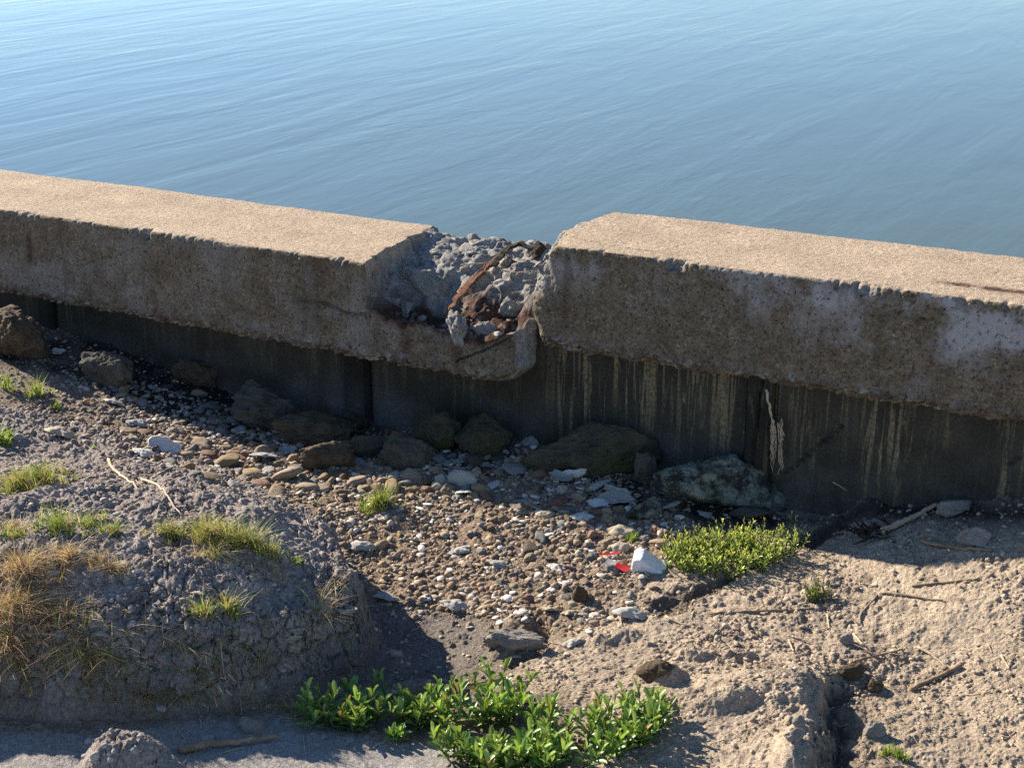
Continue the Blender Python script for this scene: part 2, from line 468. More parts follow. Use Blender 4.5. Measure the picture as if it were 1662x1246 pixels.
def field(x, y):
    z0 = rbf(x, y)
    wx = x + 0.03 * fbm(x, y, 0, 9, 3); wy = y + 0.03 * fbm(x, y, 5, 9, 3)
    sd = poly_sd(wx, wy, MOUND)
    sd = sd + 0.010 * fbm(x, y, 2, 22, 3) * sstep(0, .03, sd)
    back = 1 - sstep(3.0, 3.75, y + 0.12 * fbm(x, y, 1, 3, 2))
    rt = sstep(-.55, -.40, x)
    prof = (0.70 + .12 * rt) * sstep(0.0, 0.095 - .03 * rt, sd) + (0.30 - .12 * rt) * sstep(0.05, 0.27, sd)
    mh = (0.24 + 0.03 * fbm(x, y, 3, 3, 3) + 0.10 * (1 - sstep(-1.75, -1.22, x))) * prof * (0.18 + 0.82 * back)  # mound raised outside the view, added to cast shade on the silt
    mh = mh * (1 - 0.12 * sstep(-0.75, -0.35, x))
    mh = mh + 0.030 * fbm(x, y, 81, 7, 4, .55) * sstep(0.02, 0.12, sd) * (0.3 + 0.7 * back)
    z = z0 + mh
    px, py = project(x, y, z)
    wpx = px + 22 * fbm(x, y, 7, 7, 3); wpy = py + 14 * fbm(x, y, 9, 7, 3)
    mound = sstep(-0.01, 0.06, sd)
    grav = sstep(-12, 14, poly_sd(wpx, wpy, GRAV)) * (1 - sstep(0.02, 0.08, sd) * (py > 735))
    sand = sstep(-16, 20, poly_sd(wpx, wpy, SAND))
    silt = sstep(-10, 10, poly_sd(wpx, wpy, SILT)) * (1 - mound)
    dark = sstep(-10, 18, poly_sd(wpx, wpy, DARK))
    hc = atz(205, 1255, 0.02)
    heap = 1 - sstep(0.35, 0.75, np.hypot((x - hc[0]) / .17, (y - hc[1]) / .14))
    mound = np.maximum(mound, heap)
    silt = silt * (1 - heap)
    # pits and ledges
    j = 0.012 * fbm(x, y, 4, 26, 3)
    pa, pb = atz(1345, 1085, .01), atz(1325, 1246, .01)
    xl = pa[0] + (pb[0] - pa[0]) * (pa[1] - y) / (pa[1] - pb[1])
    dx = x - xl + 0.060 * fbm(x, y, 44, 10, 5, .62) + 0.010 * fbm(x, y, 45, 50, 3)
    pit = sstep(-0.012, 0.034, dx) * np.exp(-np.clip(dx, 0, 9) / 0.065) * sstep(-.01, .10, pa[1] - y + 0.05 * fbm(x, y, 46, 14, 3))
    z = z - 0.066 * pit * (1 + .5 * fbm(x, y, 45, 26, 4, .6))
    z = z + 0.020 * np.exp(-((dx + .05) / .05) ** 2) * sstep(-.05, .1, pa[1] - y) * (1 + fbm(x, y, 48, 22, 4))
    z = z - 0.021 * sstep(-0.010, 0.026, poly_sd(x + .03 * fbm(x, y, 61, 18, 3), y, NOTCH1) + j * 2.2)
    z = z - 0.032 * sstep(-0.006, 0.020, poly_sd(x + .015 * fbm(x, y, 62, 18, 3), y, NOTCH2) + j * 2.0)
    z = z - 0.028 * sstep(-0.003, 0.016, poly_sd(x, y, NOTCH3) + j * .6)
    def bump(px0, py0, zb, rx, ry, h, pw=1.0):
        nonlocal z
        c = atz(px0, py0, zb)
        d = np.hypot((x - c[0]) / rx, (y - c[1]) / ry) * (1 + 0.35 * fbm(x, y, px0 * .01, 14, 3))
        z = z + h * (1 - sstep(0.25, 1.0, d)) ** pw
    bump(205, 1255, 0.02, 0.125, 0.085, 0.10, .6)          # clod heap at the lower left
    bump(1450, 812, 0.10, 0.14, 0.07, 0.060)                # cracked heap by the wall
    bump(1310, 1225, 0.03, 0.085, 0.10, 0.035)
    bump(1230, 1120, 0.03, 0.16, 0.10, 0.030)
    bump(680, 1118, 0.0, 0.10, 0.05, 0.035)
    bump(840, 1045, 0.0, 0.075, 0.04, 0.032)
    bump(850, 1005, 0.0, 0.07, 0.035, 0.022)
    bump(600, 1060, -0.03, 0.10, 0.07, 0.03)
    bump(1080, 1110, 0.0, 0.05, 0.04, 0.025)
    bump(1130, 1065, 0.02, 0.07, 0.03, 0.016)
    bump(1200, 1070, 0.02, 0.05, 0.025, 0.014)
    bump(1170, 1150, 0.02, 0.08, 0.04, 0.018)
    bump(1060, 1160, 0.0, 0.06, 0.05, 0.018)
    bump(990, 1035, 0.0, 0.09, 0.05, 0.018)
    # relief
    rough = fbm(x, y, 0, 7, 5, 0.55)
    z = z + 0.010 * rough * (1 - 0.7 * silt)
    med = fbm(x, y, 1, 34, 4, 0.6)
    z = z + med * (0.0035 + 0.006 * mound + 0.004 * grav + 0.0035 * sand)
    f1, f2, _ = worley(x + .008 * fbm(x, y, 2, 40, 2), y + .008 * fbm(x, y, 6, 40, 2), 26, 3)
    clod = sstep(0.0, 0.28, f2 - f1)
    mask = mound * (0.35 + 0.65 * sstep(-0.25, 0.15, fbm(x, y, 12, 5, 2))) 
    z = z + mask * (sstep(0.0, 0.13, f2 - f1) - 1) * 0.0075 + mask * (0.0015 * (1 - f1 * f1) + 0.004 * (_ - .5) * clod)
    z = z + mound * (0.0045 * (0.5 - np.abs(fbm(x, y, 14, 30, 4, .6)) * 2) + 0.0028 * fbm(x, y, 15, 90, 3, .6))
    f1, f2, _ = worley(x + .004 * fbm(x, y, 2, 90, 2), y + .004 * fbm(x, y, 6, 90, 2), 62, 9)
    z = z + mask * (sstep(0, .18, f2 - f1) - 1) * 0.004
    # crumbs on the dry sand
    f1, f2, idd = worley(x + .006 * pn(x * 70, y * 70, 3), y + .006 * pn(x * 70, y * 70, 8), 110, 4)
    dens = sstep(-0.05, 0.30, fbm(x, y, 21, 5.5, 4, .6)) * (1 - 0.85 * sstep(-60, 60, poly_sd(px, py, [(1480, 1000), (1800, 950), (1800, 1400), (1500, 1400), (1480, 1200)])))
    cr = np.clip(1 - (f1 / (0.25 + 0.3 * idd)) ** 2, 0, 1) ** 0.6 * (idd > 0.55)
    z = z + (sand * (0.06 + 0.94 * dens) * 0.7 + 0.35 * (1 - sand) * (1 - silt)) * cr * 0.0030
    f1, f2, idd = worley(x + .012 * pn(x * 40, y * 40, 3), y + .012 * pn(x * 40, y * 40, 8), 42, 6)
    cr = np.clip(1 - (f1 / (0.18 + 0.25 * idd)) ** 2, 0, 1) ** 0.7 * (idd > 0.80)
    z = z + (sand * dens * 0.008 + 0.006 * (1 - sand) * (1 - silt)) * cr
    z = z + fbm(x, y, 31, 140, 3, 0.6) * 0.0024 * (1 - 0.6 * silt)
    z = z + sand * (0.011 * (0.25 - np.abs(fbm(x, y, 33, 15, 6, .62))) + 0.005 * fbm(x, y, 34, 50, 4, .65) * dens)
    # cracks in the shaded flat at the bottom middle
    wd_ = wall_dist(x, y)
    z = np.where(wd_ > 0.05, np.minimum(z, -1.1 - 0.15 * np.clip(wd_, 0, 10)), z)
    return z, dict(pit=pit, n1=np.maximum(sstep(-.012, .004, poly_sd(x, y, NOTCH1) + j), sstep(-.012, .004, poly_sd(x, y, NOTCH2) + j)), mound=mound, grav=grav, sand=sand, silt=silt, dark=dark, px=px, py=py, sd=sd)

# trapezoid grid that is dense where the photo looks and coarse to the horizon
NR, NC = 1100, 1060
yf = np.linspace(0, 1, NR)
_d = np.linspace(2.28, 5.25, 4000)
_w = 1 / _d + 0.75 * np.exp(-((_d - 2.70) / 0.11) ** 2)
_c = np.cumsum(_w); _c = (_c - _c[0]) / (_c[-1] - _c[0])
ys = np.interp(yf, _c, _d)
ys = np.concatenate([[-60, -20, -6, -1, 1, 1.7, 2.1], ys, [5.6, 6.5, 8, 12, 20, 60, 200, 900]])
us = np.linspace(-1, 1, NC)
us = np.concatenate([[-40, -12, -5, -2.6, -1.8, -1.35, -1.12], us, [1.12, 1.35, 1.8, 2.6, 5, 12, 40]])
halfw = np.clip(0.345 * ys + 0.30, 1.0, None)
GX = us[None, :] * halfw[:, None]
GY = np.repeat(ys[:, None], len(us), 1)
GZ = np.empty_like(GX)
core_r = slice(7, 7 + NR); core_c = slice(7, 7 + NC)
GZ, FM = field(GX, GY)
far = (np.hypot(GX, GY - 3.3) > 4.5)
GZ = np.where(far & (wall_dist(GX, GY) <= 0.05), 0.02 + 0.04 * fbm(GX, GY, 0, .3, 3), GZ)
colr = np.zeros(GX.shape + (3,)) + np.array([0.27, 0.215, 0.16])
def lay(mask, c):
    global colr
    colr = colr * (1 - mask[..., None]) + np.array(c) * mask[..., None]
v1 = fbm(GX, GY, 40, 6, 4)
lay(FM['grav'], (0.30, 0.225, 0.155))
lay(FM['sand'], (0.48, 0.385, 0.28))
lay(FM['sand'] * sstep(0.0, 0.5, v1), (0.36, 0.295, 0.23))
lay(FM['mound'] * (1 - 0.8 * FM['grav']), (0.37, 0.315, 0.275))
lay(FM['mound'] * sstep(0.05, 0.5, v1) * (1 - FM['grav']), (0.48, 0.405, 0.35))
lay(FM['silt'], (0.36, 0.335, 0.31))
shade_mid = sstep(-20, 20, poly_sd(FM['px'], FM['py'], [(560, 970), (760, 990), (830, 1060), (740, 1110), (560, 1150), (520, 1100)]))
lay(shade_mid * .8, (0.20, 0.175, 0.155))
lay(FM['dark'] * (1 - 0.5 * sstep(0, .4, v1)), (0.032, 0.026, 0.021))  # dark soil plus the slabs' cast shade, put into the ground colour
clm = FM['sand'] * sstep(.18, .45, fbm(GX, GY, 71, 13, 4, .6))
lay(clm * .8, (0.20, 0.155, 0.12))
lay(FM['sand'] * sstep(.2, .5, fbm(GX, GY, 72, 4, 3, .6)) * .6, (0.53, 0.435, 0.33))
lay(np.clip(FM['pit'] * 1.6, 0, 1) * .85, (0.09, 0.068, 0.05))  # the pit's shade is put into the ground colour
lay(FM['n1'] * .8, (0.12, 0.09, 0.066))  # notch soil darkened to carry the shade under the ledges
lm = FM['mound'] * (np.abs(GX) < 3)
face = lm * sstep(-0.01, 0.02, FM['sd']) * (1 - sstep(0.09, 0.17, FM['sd']))
_f1, _f2, _id = worley(GX + .010 * fbm(GX, GZ, 2, 40, 2), GZ * 1.1 + .010 * fbm(GX, GZ, 6, 40, 2), 24, 13)
_g1, _g2, _ie = worley(GX + .004 * fbm(GX, GZ, 2, 90, 2), GZ * 1.1, 58, 14)
relief = 0.012 * (1 - sstep(0, .16, _f2 - _f1)) + 0.014 * (_id - .5) + 0.005 * (1 - sstep(0, .2, _g2 - _g1)) + 0.006 * (_ie - .5) + 0.012 * fbm(GX, GZ, 55, 30, 4, .65)
GY2 = GY + face * relief + lm * (0.045 * fbm(GX, GZ * 1.4, 50, 9, 4, .6) + 0.010 * fbm(GX, GZ * 1.4, 51, 60, 3, .6)) * sstep(0.0, 0.10, FM['sd'])
GX2 = GX + lm * 0.018 * fbm(GY, GZ * 1.4, 52, 16, 4, .6)
gv = np.stack([GX2, GY2, GZ], -1).reshape(-1, 3)
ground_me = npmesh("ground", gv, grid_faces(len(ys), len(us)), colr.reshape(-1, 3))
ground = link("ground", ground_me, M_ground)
tag(ground, "dried mud and sand shore with a crusted mound", kind="structure")

iy = np.arange(len(ys)); iu = np.arange(len(us))
def H(x, y):
    x = np.asarray(x, float); y = np.asarray(y, float)
    hw = np.interp(y, ys, halfw)
    r = np.clip(np.interp(y, ys, iy), 0, len(ys) - 1.001); c = np.clip(np.interp(x / hw, us, iu), 0, len(us) - 1.001)
    r0 = np.floor(r).astype(int); c0 = np.floor(c).astype(int); fr = r - r0; fc = c - c0
    return (GZ[r0, c0] * (1 - fr) * (1 - fc) + GZ[r0, c0 + 1] * (1 - fr) * fc + GZ[r0 + 1, c0] * fr * (1 - fc) + GZ[r0 + 1, c0 + 1] * fr * fc)

def og(px, py):
    """where the line of sight through a photo pixel meets the ground"""
    r = ray(px, py)
    z = np.linspace(0.5, -0.25, 500)
    t = (z - CAMZ) / r[2]
    x, y = t * r[0], t * r[1]
    hit = np.nonzero(z <= H(x, y))[0]
    k = hit[0] if len(hit) else len(z) - 1
    return np.array([x[k], y[k], z[k]])

# ------------------------------------------------------------------ water
WZ = -0.32
n0 = np.array([WN[0], WN[1]]); a0 = np.array([math.cos(WALL_A), math.sin(WALL_A)])
org = np.array([0, WALL_C]) + n0 * 0.10
def wp(s, w): q = org + a0 * s + n0 * w; return (q[0], q[1], WZ)
wme = npmesh("water", np.array([wp(-900, 0), wp(900, 0), wp(900, 1500), wp(-900, 1500)]), np.array([[0, 1, 2, 3]]))
water = link("water", wme, M_water)
tag(water, "calm rippled blue-grey bay water", kind="structure")

# ------------------------------------------------------------------ concrete cap slabs
def make_cap(name, parent, s0, s1, W, Hh, mode):
    """swept slab: x along the wall, y back from the front face, z up from its underside"""
    if mode == 'L':
        S = np.concatenate([np.linspace(s0, -1.98, 60, endpoint=False), np.arange(-1.98, s1 + 1e-6, 0.0042)])
    else:
        S = np.concatenate([np.arange(s0, 1.62, 0.0042), np.linspace(1.63, s1, 60)])
    nb, nf, ntp, nk = 14, 70, 110, 10
    sdim = len(S)
    rows = []
    Sg = S[:, None]
    fz = np.linspace(0, 1, nf)[None, :]
    wv = np.linspace(0, 1, ntp)[None, :]
    # top surface over (s,w)
    def topz(s, w):
        z = np.full(np.broadcast(s, w).shape, Hh) + 0.0
        s = s + 0 * w; w = w + 0 * s
        z = z + 0.004 * fbm(s, w, 0, 3, 3) + 0.0016 * fbm(s, w, 1, 45, 4, .65) + 0.0012 * fbm(s, w, 1, 160, 2, .6)
        chips = sstep(0.50, 0.60, fbm(s, w, 8, 24, 3)) * 0.003
        z = z - chips
        br = np.zeros_like(z)
        if mode == 'L':
            line = SB0 + (SB1 - SB0) * (w / W) ** 0.8 + 0.050 * fbm(s, w, 3, 10, 5, .65) + 0.016 * fbm(s, w, 4, 45, 3)
            br = sstep(-0.006, 0.016, s - line)
            t = np.clip((s - SB0) / (0 - SB0), 0, 1)
            dfront = 0.092 + 0.050 * sstep(0.0, 0.8, t)
            prof = 1 - sstep(0.02, 0.40, w)
            hollow = 0.10 * np.exp(-((s - SB0 - 0.12) / 0.10) ** 2 - ((w - 0.10) / 0.09) ** 2)
            drop = 0.016 + dfront * (prof * 0.80 + 0.2) * (1 - 0.85 * sstep(.34, .46, w)) + hollow
            drop = drop + 0.045 * fbm(s, w, 5, 8, 4, .6) + 0.011 * fbm(s, w, 6, 34, 4, .55) + 0.003 * fbm(s, w, 16, 110, 3, .6)
            f1, f2, idd = worley(s + .03 * fbm(s, w, 2, 12, 3), w + .03 * fbm(s, w, 5, 12, 3), 9, 7)
            drop = drop - 0.050 * (idd - 0.5) * sstep(0, 0.5, f2 - f1)
            drop = drop - 0.010 * np.abs(fbm(s, w, 26, 22, 4, .6))
            drop = np.maximum(drop, 0.004)
            # small lip of rubble that still stands at the joint
            drop = drop * (1 - 0.45 * sstep(-0.055, -0.02, s) * sstep(.05, .2, w))
            z = z - br * drop
        else:
            # spalled corner at the joint
            r = s - s0
            e = 0.070 * (1 - sstep(0.0, 0.22, w)) + 0.02
            sp = 1 - sstep(0.0, 1.0, (r + 0.035 * fbm(s, w, 3, 20, 4) + 0.014 * fbm(s, w, 3, 60, 3)) / e)
            z = z - sp * (0.060 * (1 - sstep(.02, .20, w)) + .012) - sp * 0.012 * fbm(s, w, 9, 40, 4, .6)
            br = sstep(0.05, 0.35, sp)
            # long hairline split near the edge
            lc = 0.06 + 0.35 * (s - s0) * 0.0 + 0.10 * np.exp(-((s - s0) / 0.12)) + 0.008 * fbm(s, s * 0, 2, 20, 3)
            crack = np.exp(-((w - lc) / 0.0022) ** 2) * (s - s0 < 0.42) * (s - s0 > 0.03)
            z = z - 0.008 * crack
        return z, br
    TZ, BR = topz(Sg, wv * W)
    zf = TZ[:, :1]
    # ring order: underside back->front, front bottom->top, top front->back, back top->bottom
    und = np.stack([Sg + 0 * np.linspace(1, 0, nb)[None], 0 * Sg + W * np.linspace(1, 0.02, nb)[None], 0 * Sg + 0 * np.linspace(1, 0, nb)[None]], -1)
    fr = np.stack([Sg + 0 * fz, 0 * Sg + 0 * fz, zf * fz], -1)
    tp = np.stack([Sg + 0 * wv, 0 * Sg + W * wv, TZ], -1)[:, 1:]
    kz = np.linspace(1, 0, nk)[None, 1:-1]
    bk = np.stack([Sg + 0 * kz, 0 * Sg + W + 0 * kz, TZ[:, -1:] * kz], -1)
    Pn = np.concatenate([und, fr, tp, bk], 1)
    kind = np.concatenate([np.zeros(nb), np.ones(nf), np.full(ntp - 1, 2), np.full(bk.shape[1], 3)])[None, :] + 0 * Sg
    br_full = np.concatenate([np.zeros((sdim, nb)), np.repeat(BR[:, :1], nf, 1) * np.clip((fz * zf - (zf - .03)) / .03, 0, 1), BR[:, 1:], np.zeros((sdim, bk.shape[1]))], 1)
    x, y, z = Pn[..., 0].copy(), Pn[..., 1].copy(), Pn[..., 2].copy()
    zt = np.repeat(zf, Pn.shape[1], 1)
    # distance to edges
    isF = kind == 1; isT = kind == 2; isU = kind == 0
    dtop = np.where(isF, zt - z, np.where(isT, y, 9.0))           # distance from front top edge
    dbot = np.where(isF, z, np.where(isU, y, 9.0))
    dback = np.where(isT, W - y, np.where(kind == 3, zt - z, 9.0))
    X0, Z0 = x.copy(), z.copy()
    nz = fbm(x, y, z, 10, 4, .6); nh = fbm(x, y + 3, z, 42, 4, .65); nf_ = fbm(x, y + 7, z, 150, 2, .6)
    # overall face relief and pits
    push = 0.005 * fbm(x, y, z, 2.5, 3) + 0.0022 * nh + 0.0012 * nf_
    f1, f2, idd = worley(x, z, 60, 2)
    pit = np.clip(1 - (f1 / (0.12 + .16 * idd)) ** 2, 0, 1) * (idd > .6) * 0.006
    push = push - np.where(isF, pit, 0)
    # rounding
    rr = 0.006 + 0.010 * sstep(-.2, .5, fbm(x, 0 * x, 0 * x, 9, 3))
    k = np.clip(1 - dtop / rr, 0, 1) ** 2 * rr * 0.35
    y += np.where(isF | isT, k, 0); z -= np.where(isF | isT, k, 0)
    chipn = sstep(0.0, 0.50, fbm(x, 0 * x, 0 * x + .5, 6, 3) + 0.45 * fbm(x, dtop * 0, z * 0, 40, 3))
    ck = chipn * (1 - sstep(0.0, 0.036, dtop + 0.022 * nh)) * 0.022 * (1 - br_full)
    y += np.where(isF | isT, ck, 0); z -= np.where(isF | isT, ck, 0)
    brk2 = np.clip(ck * 90, 0, 1)
    # back edge
    kb = (1 - sstep(0, 0.03, dback + .012 * nh)) * (0.006 + 0.012 * sstep(0, .6, fbm(x, 0 * x, 0 * x + 4, 8, 4)))
    kb2 = (1 - sstep(0, 0.2, dback)) * (0.026 * fbm(x, 0 * x, 0 * x + 14, 2.0, 5, .62))
    y -= np.where(isT | (kind == 3), kb * 1.5 + kb2, 0); z -= np.where(isT, kb, 0)
    # ragged lower edge with exposed gravel
    rg = fbm(x, 0 * x, 0 * x + 9, 7, 5, .65)
    kr = (1 - sstep(0, 0.035, dbot)) * (0.010 + 0.022 * np.clip(rg + .1, 0, 1))
    f1, f2, idd = worley(x, z + y * .7, 48, 5)
    peb = np.clip(1 - (f1 / .5) ** 2, 0, 1) * (1 - sstep(.02, .06, dbot)) * 0.013
    y += np.where(isF | isU, kr - peb, 0); z += np.where(isF | isU, kr * .8, 0)
    y += np.where(isF, -push, 0) + np.where(kind == 3, push, 0); z += np.where(isU, -push, 0)
    # broken surfaces lean and tear sideways too
    tear = br_full * (isF | isT)
    x += tear * 0.010 * fbm(X0, y, Z0, 30, 3); y += tear * 0.012 * fbm(X0 + 5, y, Z0, 26, 3)
    if mode == 'L':
        e = np.clip((x - (s1 - 0.055)) / 0.055, 0, 1)
        rnd = 1 - np.sqrt(np.clip(1 - e * e, 0, 1))
        low = 1 - sstep(0.05, 0.19, Z0)
        y += np.where(isF | isU, rnd * 0.030, 0)
        z += np.where(isF | isU, rnd * 0.030 * low, 0)
        # crack across the lower corner of the end
        cl = 0.035 + 0.55 * np.clip(x - (s1 - 0.20), 0, 1) + 0.012 * fbm(x, 0 * x, 0 * x + 2, 30, 3)
        cm = np.exp(-((Z0 - cl) / 0.0028) ** 2) * (x > s1 - 0.17) * isF
        y += 0.014 * cm
        # old crack running back from the break
        cl = 0.135 + 0.11 * (SB0 - x) + 0.020 * fbm(x, 0 * x, 0 * x + 6, 8, 4)
        cm = np.exp(-((Z0 - cl) / 0.0034) ** 2) * (x < SB0 + .01) * (x > SB0 - .42) * isF
        y += 0.018 * cm * sstep(SB0 - .42, SB0 - .1, x)
        cl = 0.20 + 0.05 * np.sin(x * 9) + 0.020 * fbm(x, 0 * x, 0 * x + 8, 10, 4)
        cm = np.exp(-((Z0 - cl) / 0.0018) ** 2) * (x < -1.30) * (x > -1.7) * isF
        y += 0.007 * cm
    else:
        e = np.clip((s0 + 0.05 - x) / 0.05, 0, 1)
        rnd = 1 - np.sqrt(np.clip(1 - e * e, 0, 1))
        y += np.where(isF | isU, rnd * 0.03 + 0.01 * e * fbm(x, y, Z0, 25, 3), 0)
        cb = (1 - sstep(0, .10, x - s0 + .03 * fbm(x, 0 * x, Z0, 18, 3))) * sstep(.10, .22, Z0)
        y += np.where(isF, cb * (.026 + .022 * fbm(x, y, Z0, 35, 4, .6)), 0) + np.where(isT, cb * .026 * (1 - sstep(0, .2, y)), 0)
        br_full = np.maximum(br_full, np.where(isF, sstep(.25, .6, cb), 0))
        lowc = (1 - sstep(0.0, 0.13, Z0)) * (1 - sstep(0, .07, x - s0))
        x += lowc * 0.035 * (x - s0 < .1)
        x += 0.042 * np.clip(y / W, 0, 1) * (1 - sstep(0, .6, x - s0))
    V = np.stack([x, y, z], -1)
    topn = np.where(isT, sstep(-0.004, 0.012, dtop + .006 * nh), 0.0) * (1 - br_full)
    brk = np.clip(br_full + 0.55 * brk2, 0, 1)
    if mode == 'L':
        rust = 1.5 * br_full * np.exp(-((X0 + 0.13) / 0.17) ** 2) * (1 - sstep(.14, .27, np.where(isT, V[..., 1], 0)))
        rust = np.maximum(rust, 1.8 * br_full * np.exp(-((X0 - SB0 - 0.11) / 0.11) ** 2) * (1 - sstep(.10, .20, np.where(isT, V[..., 1], 0))))  # hollow's shade put into the colour through the rust tone
        rust = np.maximum(rust, np.where(isF, 0.7 * np.exp(-((X0 + 0.02) / 0.06) ** 2) * sstep(.05, .15, Z0), 0))
        rust = np.maximum(rust, np.where(isF, 0.55 * np.exp(-((X0 + 0.62) / 0.03) ** 2) * sstep(.02, .1, Z0), 0))
        rust = np.maximum(rust, np.where(isF, 0.9 * np.exp(-((X0 + 1.76) / 0.022) ** 2) * sstep(.10, .16, Z0) * (1 - sstep(.2, .26, Z0)), 0))
        for xc, wc_, am in ((-.33, .022, .6), (-.42, .03, .5), (-.17, .03, .55), (-.25, .015, .5)):
            rust = np.maximum(rust, np.where(isF, am * np.exp(-((X0 - xc + .01 * nz) / wc_) ** 2) * sstep(.0, .06, Z0), 0))
        pale = 0.25 * np.ones_like(x)
    else:
        rust = np.where(isT, 1.3 * np.exp(-((V[..., 1] - 0.11) / 0.018) ** 2) * sstep(1.02, 1.12, X0) * (1 - sstep(1.30, 1.42, X0)), 0)
        pale = np.where(isF, sstep(0.5, 1.3, X0) * sstep(-.05, .2, Z0) + sstep(0.13, 0.27, Z0), 0)
    lower = np.where(isF | isU, 1.3 * (1 - sstep(.015, .06, dbot + .02 * nz)), 0)
    n = Pn.shape[1]
    V = V.reshape(-1, 3)
    at = {k2: a.ravel() for k2, a in dict(topness=topn, broken=brk, rust=rust, pale=pale, lower=lower).items()}
    faces = [grid_faces(sdim, n, True)]
    # end faces: rings shrinking to the middle, with rubble relief
    extraV = []; extraA = {k2: [] for k2 in at}
    base_i = len(V)
    for end, ridx, sgn in ((0, 0, -1), (1, sdim - 1, 1)):
        ring = V[ridx * n:(ridx + 1) * n]; c = ring.mean(0)
        prev = np.arange(ridx * n, (ridx + 1) * n)
        for q in range(1, 13):
            f = q / 12.0
            rv = ring * (1 - f) + c * f
            rv[:, 0] += sgn * (0.010 * (1 - (1 - min(f * 3, 1)) ** 2)) + 0.014 * fbm(rv[:, 1], rv[:, 2], end, 18, 4, .6) * min(1, f * 6) * (1 if q < 12 else 0)
            if q == 12: rv = rv[:1] * 0 + rv.mean(0)
            st = base_i + sum(len(e_) for e_ in extraV)
            extraV.append(rv)
            for k2 in at:
                extraA[k2].append(np.full(len(rv), 1.0 if k2 == "broken" else 0.0))
            if q < 12:
                cur = np.arange(st, st + n)
                a, b = (prev, cur)
                fq = np.stack([a, b, np.roll(b, -1), np.roll(a, -1)], -1)
                if sgn < 0: fq = fq
                else: fq = fq[:, ::-1]
                faces.append(fq); prev = cur
            else:
                ft = np.stack([prev, np.full(n, st), np.roll(prev, -1)], -1)
                if sgn > 0: ft = ft[:, ::-1]
                faces.append(ft)
    V = np.concatenate([V] + extraV)
    for k2 in at: at[k2] = np.concatenate([at[k2]] + extraA[k2])
    me = npmesh(name, V, faces, None, True, at)
    me.flip_normals()
    return link(name, me, M_cap, parent), TZ, S

# left slab frame
LC, LA, LTOP = 3.78, math.atan(-0.5418), 0.5755
LH = 0.292
joint = np.array([-0.004, LC + 0.5418 * 0.004])
def to_local(p, o, a):
    d = np.array(p[:2]) - o
    return d @ np.array([math.cos(a), math.sin(a)]), d @ np.array([-math.sin(a), math.cos(a)])
SB0 = to_local(atz(600, 426, LTOP), joint, LA)[0]
SB1 = to_local(atz(690, 370, LTOP), joint, LA)[0]
cap_l = link("concrete_cap_slab", None, None, None, (joint[0], joint[1], LTOP - LH), (0, 0, LA))
cap_l.empty_display_size = 0.2
tag(cap_l, "weathered concrete cap slab whose end is broken open with rusted steel showing", "concrete slab", "cap slabs along the seawall")
body_l, TZL, SL = make_cap("slab_body", cap_l, -7.5, 0.0, 0.50, LH, 'L')
RTOP, RH, RA = 0.6755, 0.296, math.atan(-0.5203)
jr = np.array([0.042, 3.87 - 0.5203 * 0.042])
cap_r = link("concrete_cap_slab", None, None, None, (jr[0], jr[1], RTOP - RH), (0, 0, RA))
tag(cap_r, "unbroken concrete cap slab sitting higher, with a chipped corner at the joint and an orange rust line on top", "concrete slab", "cap slabs along the seawall")
make_cap("slab_body", cap_r, 0.0, 7.0, 0.47, RH, 'R')

# ------------------------------------------------------------------ tubes
def tube(points, radii, ns=7, wob=0.0, seed=0, flat=1.0):
    P = np.array(points, float); n = len(P)
    T = np.gradient(P, axis=0); T /= np.linalg.norm(T, axis=1)[:, None] + 1e-9
    up = np.array([0, 0, 1.0]); 
    V = []
    rg = np.random.default_rng(seed)
    for i in range(n):
        a = np.cross(T[i], up)
        if np.linalg.norm(a) < 1e-3: a = np.array([1.0, 0, 0])
        a /= np.linalg.norm(a); b = np.cross(a, T[i])
        r = radii[i] if hasattr(radii, '__len__') else radii
        for k in range(ns):
            th = 2 * math.pi * k / ns
            rr = r * (1 + wob * rg.uniform(-1, 1))
            V.append(P[i] + a * math.cos(th) * rr + b * math.sin(th) * rr * flat)
    V = np.array(V)
    Fq = grid_faces(n, ns, True)
    V = np.concatenate([V, P[:1], P[-1:]])
    k = np.arange(ns); k2 = (k + 1) % ns
    f0 = np.stack([k2, k, np.full(ns, n * ns)], -1); f1 = np.stack([(n - 1) * ns + k, (n - 1) * ns + k2, np.full(ns, n * ns + 1)], -1)
    return V, Fq, np.concatenate([f0, f1])

def join_parts(parts):
    Vs, Q, Tt, off = [], [], [], 0
    for V, q, t in parts:
        Vs.append(V); Q.append(q + off); Tt.append(t + off); off += len(V)
    return np.concatenate(Vs), [np.concatenate(Q), np.concatenate(Tt)]

def resample(pts, n, jit=0.0, seed=0):
    P = np.array(pts, float)
    d = np.concatenate([[0], np.cumsum(np.linalg.norm(np.diff(P, axis=0), axis=1))])
    t = np.linspace(0, d[-1], n)
    # smooth catmull-like through linear interp + blur
    Q = np.stack([np.interp(t, d, P[:, i]) for i in range(3)], -1)
    for _ in range(2):
        Q[1:-1] = (Q[:-2] + 2 * Q[1:-1] + Q[2:]) / 4
    rg = np.random.default_rng(seed)
    Q[1:-1] += rg.normal(0, jit, (n - 2, 3))
    return Q

